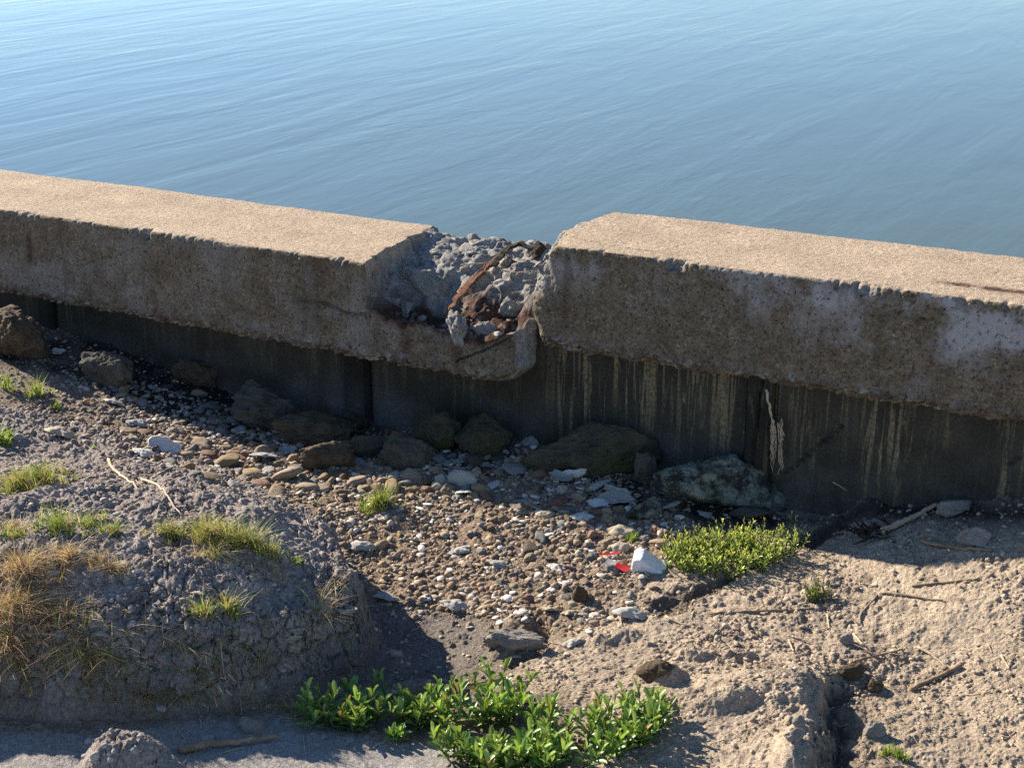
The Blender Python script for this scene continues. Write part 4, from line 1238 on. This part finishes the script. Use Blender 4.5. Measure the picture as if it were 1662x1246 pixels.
# ------------------------------------------------------------------ debris on the slabs
def stick(name, pts, r0, r1, mat, label, cat, group=None, n=16, jit=.0006, seed=0, lift=None, branches=(), parts=None):
    """pts: photo pixels on the ground (or pixel + height)"""
    P = []
    for p in pts:
        if len(p) == 3: P.append(atz(*p))
        else:
            q = og(*p); P.append(q + np.array([0, 0, r0 * 1.0 + .001]))
    P = resample(P, n, jit, seed)
    if lift is None:
        hz = H(P[:, 0], P[:, 1])
        if all(len(p) == 2 for p in pts):
            P[:, 2] = np.maximum(P[:, 2], hz + r0 * .6)
    base = P.mean(0); base[2] = P[:, 2].min()
    arr = [tube(P - base, np.linspace(r0, r1, n), 8, .14, seed)]
    for (k, dx, dy, dz, rb) in branches:
        Q = resample([P[k] - base, P[k] - base + np.array([dx, dy, dz]) * .5 + np.array([0, 0, .004]), P[k] - base + np.array([dx, dy, dz])], 7, .0006, seed + k)
        arr.append(tube(Q, np.linspace(rb, rb * .5, 7), 6, .15, seed + k))
    V, Fc = join_parts(arr)
    o = link(name, npmesh(name, V, Fc), mat, None, tuple(base))
    return tag(o, label, cat, group)

G1 = "dead stems lying on the dry sand"
stick("dead_root", [(176, 748), (182, 762), (205, 780), (225, 798), (226, 800)], .0042, .0026, M_straw, "pale forked dead root standing out on the mound, left one of the two", "root", None, 18, .0008, 1, branches=[(2, .075, -.05, -.012, .002), (6, .035, -.06, .005, .0015)])
stick("dead_root", [(230, 780), (255, 788), (270, 805), (285, 828), (297, 842)], .0036, .0018, M_straw, "pale single bent dead root right of the forked one on the mound", "root", None, 18, .0008, 2)
stick("dry_stalk", [(1150, 998), (1230, 994), (1340, 990)], .0030, .0022, M_stick, "longest straight brown stalk lying level on the sand below the grass clump", "stalk", G1, 20, .0005, 3)
stick("dry_stalk", [(1430, 964), (1470, 968), (1530, 977)], .0032, .002, M_stick, "brown stalk pointing down to the right, beneath a similar stalk on the sand", "stalk", G1, 14, .0005, 4)
stick("dry_stalk", [(1480, 953), (1530, 948), (1590, 941)], .0032, .002, M_stick, "brown stalk pointing slightly up to the right, uppermost of the stalks in the open sand", "stalk", G1, 14, .0005, 5)
stick("dry_stalk", [(1478, 1122), (1520, 1103), (1560, 1084)], .0052, .0042, M_stick, "thick dark brown stick with a strong shadow at lower right", "stick", G1, 14, .0005, 6)
stick("dry_stalk", [(1490, 1052), (1515, 1066), (1538, 1086)], .0032, .002, M_straw, "pale thin stalk ending just above the thick dark stick", "stalk", G1, 14, .0005, 7)
stick("dry_stalk", [(1386, 1075), (1425, 1066), (1465, 1056)], .0034, .002, M_stick, "dark stem lying level between the pit and the thin stalk", "stalk", G1, 14, .0005, 8, branches=[(6, -.05, .05, .004, .002), (9, .06, -.03, .002, .0015)])
stick("dry_stalk", [(1385, 1030), (1398, 1046), (1410, 1062)], .003, .002, M_straw, "short pale stalk beside the round yellowish stone", "stalk", G1, 10, .0005, 9)
stick("dry_stalk", [(1424, 968), (1408, 985), (1394, 1002), (1397, 1016)], .0026, .0016, M_stick, "bent twig running down the sand above the round yellowish stone", "twig", G1, 14, .0005, 10)
stick("dry_stalk", [(1285, 1035), (1320, 1044)], .0026, .0016, M_straw, "short straw fragment left of the round yellowish stone", "stalk", G1, 10, .0005, 11)
stick("dry_stalk", [(1280, 1040), (1288, 1060)], .0026, .0016, M_straw, "tiny straw bit pointing down, touching a short straw fragment", "stalk", G1, 8, .0005, 12)
stick("dry_stalk", [(1342, 1000), (1346, 1022)], .0022, .0015, M_straw, "tiny upright straw bit under the right end of the longest stalk", "stalk", G1, 8, .0005, 13)
stick("dry_stalk", [(1080, 1002), (1098, 1012), (1120, 1019)], .0034, .002, M_straw, "pale split stalk at the boundary of gravel and sand", "stalk", G1, 10, .0006, 14)
stick("dry_stalk", [(1625, 1065), (1638, 1088)], .0026, .0018, M_straw, "small pale stalk alone near the right edge of the sand", "stalk", G1, 8, .0005, 15)
stick("driftwood_stick", [(1430, 868), (1452, 858), (1480, 845), (1505, 832), (1522, 824)], .0085, .0050, M_straw, "pale crooked driftwood stick rising from black tangled roots by the wall shadow", "stick", None, 18, .0012, 16, lift=1)
stick("driftwood_stick", [(1492, 880), (1530, 890), (1570, 894), (1610, 898)], .006, .0035, M_stick, "dark thin branch lying on the sand under the far right slab shadow", "branch", None, 16, .0012, 17, branches=[(6, .0, -.05, .01, .0025)])
stick("dry_stalk", [(722, 1118), (760, 1114), (808, 1106)], .0042, .0022, M_stick, "brown reed lying above the left leafy plants at bottom centre", "stalk", None, 14, .0005, 18)
stick("dry_stalk", [(858, 1044), (890, 1048), (920, 1052)], .0022, .0014, M_stick, "thin brown stem beside the cracked pale clod", "stalk", None, 10, .0005, 19)
stick("dry_stalk", [(530, 816), (560, 812), (582, 815)], .0018, .0012, M_stick, "thin curved twig reaching the small grass tuft from the left", "twig", None, 10, .0005, 20)
stick("driftwood_stick", [(290, 1222), (360, 1212), (452, 1200)], .009, .004, M_stick, "flat rotten reed bundle half buried in the silt, right of the clod heap", "stick", None, 20, .0015, 21)
stick("dry_stalk", [(265, 632), (285, 640), (305, 648)], .002, .0014, M_straw, "thin pale twig lying in the shade at upper left", "twig", None, 10, .0005, 22)
stick("dry_stalk", [(680, 745, .02), (730, 766, .012), (800, 772, .012)], .003, .002, M_stick, "long twig in shadow in front of the mossy rocks", "twig", None, 12, .0008, 23)
stick("dry_stalk", [(1082, 598, .34), (1066, 635, .27), (1052, 670, .19), (1046, 712, .09)], .0013, .0016, M_straw, "thin bent grass stem leaning on the wall above the mossy boulder", "stem", None, 16, .0003, 24, lift=1)
stick("dry_stalk", [(1352, 782, .17), (1375, 796, .14)], .0013, .001, M_straw, "short pale stem leaning on the wall near the cracked heap", "stem", None, 8, .0003, 25, lift=1)
stick("dry_stalk", [(748, 430, .545), (790, 427, .545), (808, 422, .55)], .0022, .0018, M_straw, "pale straw lying left across the broken concrete beside the rusted bar", "straw", None, 10, .0004, 26, lift=1)
stick("dry_stalk", [(800, 424, .545), (815, 440, .525), (840, 443, .525), (866, 438, .535)], .0018, .0014, M_straw, "pale straw bent across the gap between both slabs", "straw", None, 12, .0004, 27, lift=1)

# black tangle of roots at the foot of the driftwood stick
rs = np.random.default_rng(5); arr = []
c = og(1415, 868)
for k in range(34):
    a = rs.uniform(0, 6.28); L = rs.uniform(.02, .06)
    p0 = rs.normal(0, .025, 3) * np.array([1.4, .8, .2]); p1 = p0 + np.array([math.cos(a) * L, math.sin(a) * L * .6, rs.uniform(-.005, .03)])
    arr.append(tube(resample([p0, (p0 + p1) / 2 + rs.normal(0, .008, 3), p1], 7, .0008, k), np.linspace(.003, .0012, 7), 6, .2, k))
V, Fc = join_parts(arr)
tag(link("root_tangle", npmesh("root_tangle", V, Fc), M_wood, None, (c[0], c[1], c[2] + .008)), "tangle of black dead roots where sand meets the wall's shadow", "roots")

# pale root strands hanging at the right wall joint, paleness standing in for sunlight
def wpt(px, py, off=-0.03):
    r = ray(px, py); n_ = np.array([WN[0], WN[1], 0]); P = np.array([0, WALL_C, 0]) + n_ * off; O = np.array([0, 0, CAMZ])
    return O + r * (np.dot(P - O, n_) / np.dot(r, n_))
arr = []; rs = np.random.default_rng(9); top = wpt(1248, 640)
for k in range(26):
    x0 = 1255 + rs.normal(0, 1.6) if k < 16 else 1268 + rs.normal(0, 1.4)
    y0 = rs.uniform(672, 700); y1 = rs.uniform(715, 772)
    pts = [wpt(x0 + rs.normal(0, 1.5), y) - top for y in np.linspace(y0, y1, 6)]
    arr.append(tube(resample(pts, 12, .0016, k), np.linspace(.0018, .0009, 12), 5, .35, k))
arr.append(tube(resample([wpt(x_, y_) - top for x_, y_ in ((1243, 632), (1247, 650), (1252, 676))], 8, .0008, 3), .0035, 6, .3, 3))
V, Fc = join_parts(arr)
tag(link("root_strands", npmesh("root_strands", V, Fc), M_straw, None, tuple(top)), "pale tattered root strands hanging down the right wall joint", "roots")

# dark rotten timber stuck in the gap
p = atz(856, 412, .56)
V, f = rock_verts(4, 61, 10, 18, .12, (.028, .05, .035), 2.5)
tag(link("rotten_timber", npmesh("rotten_timber", V, f), M_wood, None, (p[0] + .035, p[1] + .06, .545), (0, .1, R(-20))), "black rotten timber chunk wedged in the gap between the slabs", "timber")

# foam block
g = og(1052, 930)
V, f = ICO[4]
V = V / (np.abs(V) ** 9).sum(1)[:, None] ** (1 / 9.0)
V = V * np.array([.036, .026, .025])
V[:, 2] = (V[:, 2] + .025) * np.clip(1 - .75 * sstep(-.012, .036, V[:, 0]), .15, 1) - .025
V[:, 0] *= 1 - .22 * (V[:, 2] / .024) ; V[:, 0] += -.004 * (V[:, 2] / .024)
V = V * (1 + .04 * fbm(V[:, 0] * 30, V[:, 1] * 30, V[:, 2] * 30, 1, 3)[:, None] + .03 * fbm(V[:, 0], V[:, 1], V[:, 2], 170, 2)[:, None] + .10 * fbm(V[:, 0], V[:, 1], V[:, 2], 22, 3)[:, None])
tag(link("foam_block", npmesh("foam_block", V, f), M_foam, None, (g[0], g[1] + .02, g[2] + .019), (R(14), R(-4), R(-14))), "white foam block wedged against the large grass clump", "foam block")
# red plastic strip, two-tone, and a thin red sliver behind it
def strip(L, w, th, mat, name, bend):
    x = np.linspace(-L / 2, L / 2, 14)[:, None]; prof = np.array([(-w / 2, 0), (w / 2, 0), (w / 2, th), (-w / 2, th)])
    z = bend * (x / (L / 2)) ** 2
    V = np.stack([x + 0 * prof[None, :, 0], prof[None, :, 0] * (1 + .06 * np.sin(x * 160)) + 0 * x, prof[None, :, 1] + z], -1).reshape(-1, 3)
    n_ = 14
    return npmesh(name, V, [grid_faces(n_, 4, True), np.array([[3, 2, 1, 0], [52, 53, 54, 55]])], smooth=False)
g = og(1000, 924)
rp = link("plastic_strip", None, None, None, (g[0], g[1], g[2] + .012), (R(20), R(10), R(-32)))
tag(rp, "flat plastic strip, half red and half grey, lying on gravel left of the foam", "plastic strip")
link("red_half", strip(.034, .017, .0016, M_red, "red_half", .001), M_red, rp, (.016, 0, 0))
link("grey_half", strip(.026, .017, .0015, M_greyp, "grey_half", .0005), M_greyp, rp, (-.0146, 0, 0))
g = og(990, 906)
tag(link("plastic_sliver", strip(.05, .006, .0014, M_red, "plastic_sliver", .003), M_red, None, (g[0], g[1], g[2] + .012), (R(15), R(-4), R(6))), "thin red plastic sliver among the stones behind the two-tone strip", "plastic strip")
# round orange shell seed at upper left
g = og(142, 655)
o = link("snail_shell", PEB[2], None, None, (g[0], g[1], g[2] + .01), (0, 0, .4)); o.scale = (.014, .013, .016); o.color = (.70, .40, .16, 1)
tag(o, "round orange shell glowing on the dark soil at upper left", "shell")

# ------------------------------------------------------------------ grass
def blades(P, Hh, wdt, lean, cols, seed, curl=.5):
    rgs = np.random.default_rng(seed)
    n = len(P); nl = 5
    t = np.linspace(0, 1, nl)
    az = rgs.uniform(0, 6.28, n)
    ld = np.stack([np.cos(az), np.sin(az)], -1) * (lean * rgs.random(n) ** .7)[:, None]
    V = np.zeros((n, nl * 2, 3))
    fa = rgs.uniform(0, 6.28, n)
    side = np.stack([np.cos(fa), np.sin(fa), 0 * fa], -1)
    for i, tt in enumerate(t):
        x = P[:, 0] + ld[:, 0] * Hh * (tt * .5 + curl * tt ** 2.2)
        y = P[:, 1] + ld[:, 1] * Hh * (tt * .5 + curl * tt ** 2.2)
        z = P[:, 2] + Hh * (tt - .28 * np.hypot(ld[:, 0], ld[:, 1]) * tt ** 2.5) - .003 * (tt == 0)
        w = wdt * (1 - tt ** 1.6) * .5 + .00012
        c = np.stack([x, y, z], -1)
        V[:, 2 * i] = c - side * w[:, None]; V[:, 2 * i + 1] = c + side * w[:, None]
    fq = np.array([[2 * i, 2 * i + 1, 2 * i + 3, 2 * i + 2] for i in range(nl - 1)])
    Fa = (fq[None] + (np.arange(n) * nl * 2)[:, None, None]).reshape(-1, 4)
    return V.reshape(-1, 3), Fa, np.repeat(cols, nl * 2, 0)

GREEN = np.array([(.20, .30, .05), (.25, .35, .07), (.15, .24, .045), (.30, .38, .10)])
YEL = np.array([(.42, .40, .15), (.46, .41, .19), (.34, .37, .12)])
STRAW = np.array([(.50, .35, .235), (.41, .27, .18), (.56, .42, .30), (.33, .22, .15)])
def grass_thing(name, blobs, n, h, w, lean, mixw, label, cat, group=None, kind=None, seed=0, curl=.5, two=None):
    """blobs: (px,py,rx,ry,height factor) in photo pixels on the ground"""
    rgs = np.random.default_rng(seed)
    wts = np.array([b[2] * b[3] for b in blobs], float); wts /= wts.sum()
    k = rgs.choice(len(blobs), n, p=wts)
    r = np.minimum(np.abs(rgs.normal(0, .58, n)), 1.5); a = rgs.uniform(0, 6.28, n)
    Bn = np.array(blobs, float)[k]
    pxs = Bn[:, 0] + Bn[:, 2] * r * np.cos(a); pys = Bn[:, 1] + Bn[:, 3] * r * np.sin(a)
    C = {}
    P = np.empty((n, 3))
    # hit the ground blob by blob: centre point, then offsets in metres
    for bi, b in enumerate(blobs):
        g = og(b[0], b[1]); dist = g[1] * CP + (CAMZ - g[2]) * SP
        gx2 = og(b[0], b[1] - b[3])
        ryw = max(abs(gx2[1] - g[1]), b[3] * dist / F)
        ryw = min(ryw, b[3] * dist / F * 4)
        m_ = k == bi
        x = g[0] + Bn[m_, 2] * dist / F * r[m_] * np.cos(a[m_]); y = g[1] + ryw * r[m_] * np.sin(a[m_])
        P[m_] = np.stack([x, y, H(x, y)], -1)
    # blades gather into little tufts that fan out
    nt_ = max(3, n // (10 if kind == 'stuff' else 16))
    ti = rgs.integers(0, nt_, n); P = P[ti] + np.stack([rgs.normal(0, .0035, n), rgs.normal(0, .0035, n), np.zeros(n)], -1)
    P[:, 2] = H(P[:, 0], P[:, 1]) - .001; Bn = Bn[ti]; r = r[ti]
    cl = fbm(P[:, 0], P[:, 1], seed, 45, 2)
    keep = rgs.random(n) < .45 + 1.6 * cl + .3
    P = P[keep]; Bn = Bn[keep]; r = r[keep]; n = len(P)
    hh = h * Bn[:, 4] * rgs.uniform(.3, 1.2, n) * np.clip(1 - .45 * r ** 2, .3, 1) * (1 + .9 * fbm(P[:, 0], P[:, 1], seed + 3, 28, 2))
    u = rgs.random(n)
    cols = np.where((u < mixw[0])[:, None], GREEN[rgs.integers(0, 4, n)], np.where((u < mixw[0] + mixw[1])[:, None], YEL[rgs.integers(0, 3, n)], STRAW[rgs.integers(0, 4, n)]))
    cols = cols * rgs.uniform(.8, 1.2, (n, 1))
    base = P.mean(0); base[2] = P[:, 2].min()
    V, Fa, C = blades(P - base, hh, w * rgs.uniform(.6, 1.2, n), lean, cols, seed, curl)
    o = link(name, npmesh(name, V, Fa, C), M_grass, None, tuple(base))
    return tag(o, label, cat, group, kind)

GG = "grass tufts growing on the shore"
grass_thing("grass_tuft", [(612, 828, 28, 9, 1.0), (625, 820, 18, 8, 1.1), (590, 836, 12, 4, .6)], 620, .055, .0026, .8, (.55, .4, .05), "green grass tuft standing alone in the middle of the gravel", "grass tuft", GG, None, 2)
grass_thing("grass_sprout", [(1030, 876, 16, 5, 1.0)], 120, .036, .0034, .8, (.9, .1, 0), "tiny dark green sprout left of the largest grass clump", "grass tuft", GG, None, 3)
grass_thing("grass_sprout", [(1465, 1232, 22, 6, 1.0), (1440, 1224, 10, 4, .8)], 130, .032, .0045, .9, (.8, .2, 0), "low green sprout at the rim of the pit, bottom right", "grass tuft", GG, None, 5)
grass_thing("grass_tuft", [(12, 634, 16, 5, 1.0)], 80, .075, .0042, .6, (.9, .1, 0), "upright green grass tuft at the left edge in front of the dark rock", "grass tuft", GG, None, 6)
grass_thing("grass_tuft", [(62, 642, 20, 7, 1.0)], 120, .06, .0034, .8, (.7, .3, 0), "thin yellowish green tuft right of the one at the left edge", "grass tuft", GG, None, 7)
grass_thing("weed_sprout", [(92, 660, 9, 4, 1.0)], 34, .03, .006, .9, (1, 0, 0), "little bright green weed below the thin tuft at upper left", "weed", GG, None, 8)
grass_thing("weed_plant", [(4, 722, 18, 8, 1.0)], 150, .06, .0085, .9, (.9, .1, 0), "bright broad-leaved green weed at the left edge above the yellow grass", "weed", GG, None, 9)
grass_thing("weed_sprout", [(150, 728, 6, 2.5, 1.0)], 20, .014, .004, 1.2, (1, 0, 0), "minute green seedling on the crumbly soil above the forked root", "weed", GG, None, 10)
GM = "grass patches on the mound"
grass_thing("grass_patch", [(60, 782, 55, 14, 1.0), (20, 795, 40, 14, .9), (110, 770, 22, 6, .7)], 1300, .062, .0022, .95, (.40, .35, .25), "yellow green grass patch on the left shoulder of the mound", "grass patch", GM, None, 11, .7)
grass_thing("grass_patch", [(340, 880, 75, 14, 1.0), (400, 890, 55, 14, 1.0), (280, 872, 40, 9, .8), (440, 905, 25, 8, .8)], 2300, .062, .0022, .95, (.38, .32, .30), "long shaggy yellow green grass patch along the crest of the mound", "grass patch", GM, None, 12, .7)
grass_thing("grass_patch", [(90, 862, 60, 12, 1.0), (30, 872, 35, 10, .8), (190, 868, 40, 8, .6), (140, 850, 30, 8, .8)], 800, .06, .0022, 1.0, (.62, .18, .2), "green grass patch growing left of the crest patch on the mound", "grass patch", GM, None, 13, .7)
grass_thing("grass_tuft", [(375, 1000, 32, 12, 1.0), (335, 1005, 14, 8, .9), (310, 1000, 14, 5, .7)], 330, .052, .0024, 1.0, (.45, .3, .25), "spiky green and straw tuft in the middle of the mound's face", "grass tuft", GM, None, 14, .7)
grass_thing("grass_tuft", [(470, 912, 18, 6, 1.0)], 60, .04, .002, 1.1, (.8, .1, .1), "sparse green tuft at the right shoulder of the mound", "grass tuft", GM, None, 15, .7)
grass_thing("dry_grass", [(40, 925, 80, 24, 1.0), (30, 990, 70, 34, 1.0), (110, 905, 80, 14, .8), (20, 1060, 60, 40, 1.0), (90, 1010, 75, 30, .8), (180, 925, 70, 10, .6), (30, 860, 50, 10, .6)], 5200, .056, .0017, 1.5, (.06, .08, .86),
            "matted dry straw coloured grass covering the left side of the mound", None, None, "stuff", 16, .9)
grass_thing("dry_grass", [(330, 1110, 160, 30, .9), (150, 1090, 110, 40, .9), (430, 1090, 60, 30, .9), (250, 1140, 180, 18, .7), (470, 1150, 60, 14, .8), (540, 980, 30, 35, .7), (440, 930, 60, 14, .6), (350, 900, 110, 14, .6), (520, 1010, 40, 30, .9)], 3600, .060, .0013, 1.6, (.20, .10, .70),
            "thin dead grass stems and runners straggling over the shaded mound face", None, None, "stuff", 17, 1.1)

# tiny broken straws lying about
rs = np.random.default_rng(404); arr = []
for k in range(260):
    if k < 170: x_, y_ = rs.uniform(.1, 1.3), rs.uniform(2.45, 3.45)
    else: x_, y_ = rs.uniform(-1.2, -.2), rs.uniform(2.45, 3.7)
    if abs(x_) > .325 * y_ + .2 or wall_dist(x_, y_) > -.1: continue
    a = rs.uniform(0, 3.14); L = rs.uniform(.012, .045) * (1 if k < 170 else 1.5)
    t_ = np.linspace(-.5, .5, 5); bx = x_ + np.cos(a) * L * t_; by = y_ + np.sin(a) * L * t_ + .004 * rs.normal() * (t_ * 2) ** 2
    arr.append(tube(np.stack([bx, by, H(bx, by) + .0022], -1), rs.uniform(.0006, .0013), 5, .1, k))
V, Fc = join_parts(arr)
tag(link("straw_litter", npmesh("straw_litter", V, Fc), M_straw), "tiny broken bits of dry straw strewn over sand and mound", kind="stuff")

# ------------------------------------------------------------------ leafy plants
def leaf_tmpl():
    t = np.array([0, .2, .42, .65, .87, 1.0])
    w = np.array([.16, .50, .86, 1.06, .90, .12]) * .5
    V = []
    for a, b in zip(t, w):
        zc = .10 * math.sin(a * 2.4)
        V += [(a, -b, zc + b * .25), (a, 0, zc - .02), (a, b, zc + b * .25)]
    f = []
    for i in range(5):
        f += [(3 * i, 3 * i + 1, 3 * i + 4, 3 * i + 3), (3 * i + 1, 3 * i + 2, 3 * i + 5, 3 * i + 4)]
    return np.array(V), np.array(f)
LV, LF = leaf_tmpl()
def leafy(px, py, rx, ry, nst, hgt, leafL, label, seed, extra=(), group="leafy green plants at the bottom of the shore", name="leafy_plant", wr=(.24, .35), base_c=(.185, .31, .075), ln_r=(.4, 1.4), cat="plant"):
    rgs = np.random.default_rng(seed)
    g = og(px, py)
    root = link(name, None, None, None, tuple(g)); tag(root, label, cat, group)
    dist = g[1] * CP + (CAMZ - g[2]) * SP
    allV, allF, allC, off = [], [], [], 0
    stems = []
    sites = [(px, py, rx, ry)] + list(extra)
    wt = np.array([s_[2] * s_[3] for s_ in sites], float); wt /= wt.sum()
    for k in range(nst):
        sx, sy, srx, sry = sites[rgs.choice(len(sites), p=wt)]
        gc = og(sx, sy)
        r = math.sqrt(rgs.random()); a = rgs.uniform(0, 6.28)
        bx = gc[0] + srx * dist / F * r * math.cos(a); by = gc[1] + sry * dist / F * 2.1 * r * math.sin(a)
        b = np.array([bx, by, float(H(bx, by))]) - g
        la = rgs.uniform(0, 6.28) if rgs.random() < .4 else math.atan2(by - gc[1], bx - gc[0]) + rgs.normal(0, .6)
        ln = rgs.uniform(*ln_r)
        L = hgt * rgs.uniform(.55, 1.15)
        d0 = np.array([math.cos(la) * ln, math.sin(la) * ln, 1.0]); d0 /= np.linalg.norm(d0)
        pts = [b + d0 * L * t + np.array([0, 0, .18 * L * t * t]) for t in np.linspace(0, 1, 7)]
        stems.append(tube(np.array(pts), np.linspace(.0016, .0009, 7), 5, 0, k))
        nl = int(rgs.integers(8, 12)); ph = rgs.uniform(0, 6.28)
        shade = rgs.uniform(.75, 1.2)
        for j in range(nl):
            t = .12 + .88 * j / (nl - 1)
            p = b + d0 * L * t + np.array([0, 0, .18 * L * t * t])
            az = ph + j * 2.4
            up = .12 + .95 * t ** 2.2 + rgs.normal(0, .12)
            d = np.array([math.cos(az) * math.cos(up), math.sin(az) * math.cos(up), math.sin(up)])
            d = d + d0 * .35; d /= np.linalg.norm(d)
            s_ = np.cross(np.array([0, 0, 1.0]), d); s_ /= np.linalg.norm(s_) + 1e-9
            n_ = np.cross(d, s_)
            Ll = leafL * rgs.uniform(.5, 1.15) * (1 - .25 * abs(t - .6)) * (.8 if t > .95 else 1)
            w = Ll * rgs.uniform(*wr)
            V = LV[:, :1] * d * Ll + LV[:, 1:2] * s_ * w + LV[:, 2:] * n_ * Ll * .8
            allV.append(V + p); allF.append(LF + off); off += len(V)
            c = np.array(base_c) * shade * rgs.uniform(.85, 1.2)
            if t > .8: c = c * np.array([1.5, 1.25, 1.2])
            if rgs.random() < .07: c = np.array([.30, .26, .07])
            allC.append(np.repeat(c[None], len(V), 0))
    link("foliage", npmesh("foliage", np.concatenate(allV), np.concatenate(allF), np.concatenate(allC)), M_leaf, root)
    V, Fc = join_parts(stems)
    link("stems", npmesh("stems", V, Fc, np.tile(np.array([[.10, .14, .04]]), (len(V), 1))), M_leaf, root)
    return root
leafy(560, 1172, 58, 18, 32, .055, .038, "leafy green plant with pale tips at the mound's foot, leftmost of the big leafy plants", 1, [(520, 1180, 25, 10), (620, 1158, 45, 14)])
leafy(690, 1170, 40, 14, 22, .052, .038, "leafy green plant right of the leftmost one, just below the brown reed", 2, [(720, 1175, 35, 12)])
leafy(800, 1165, 45, 16, 24, .066, .038, "leafy green plant with one tall shoot, in the middle of the bottom row", 3, [(815, 1150, 18, 8), (780, 1190, 30, 10)])
leafy(634, 1202, 14, 4, 4, .022, .030, "small separate green rosette in front of the leafy plants", 4)
leafy(950, 1215, 85, 24, 56, .062, .038, "widest leafy green plant, spreading over the sand right of the bottom centre", 5, [(880, 1225, 45, 20), (1000, 1195, 50, 14)])
leafy(1055, 1180, 35, 10, 16, .055, .032, "leafy green plant poking out beside the dark mud clod", 6)
leafy(800, 1240, 80, 16, 46, .048, .037, "leafy green plant cut by the bottom edge of the picture", 7, [(850, 1250, 50, 12)])
leafy(1180, 912, 85, 24, 330, .048, .0150, "largest bright green low bushy clump, spreading on the sand beside the foam block", 11,
      [(1120, 912, 42, 20), (1240, 905, 50, 18), (1290, 886, 20, 9), (1160, 896, 60, 14)], "low green clumps on the shore", "green_clump", (.20, .30), (.42, .53, .14), (.1, 1.0))
leafy(1326, 972, 18, 7, 38, .032, .0085, "small pale green clump on the sand below the largest clump's right end", 12, (), "low green clumps on the shore", "green_clump", (.16, .24), (.33, .40, .12), (.1, 1.1))
print("scene built", len(bpy.data.objects))
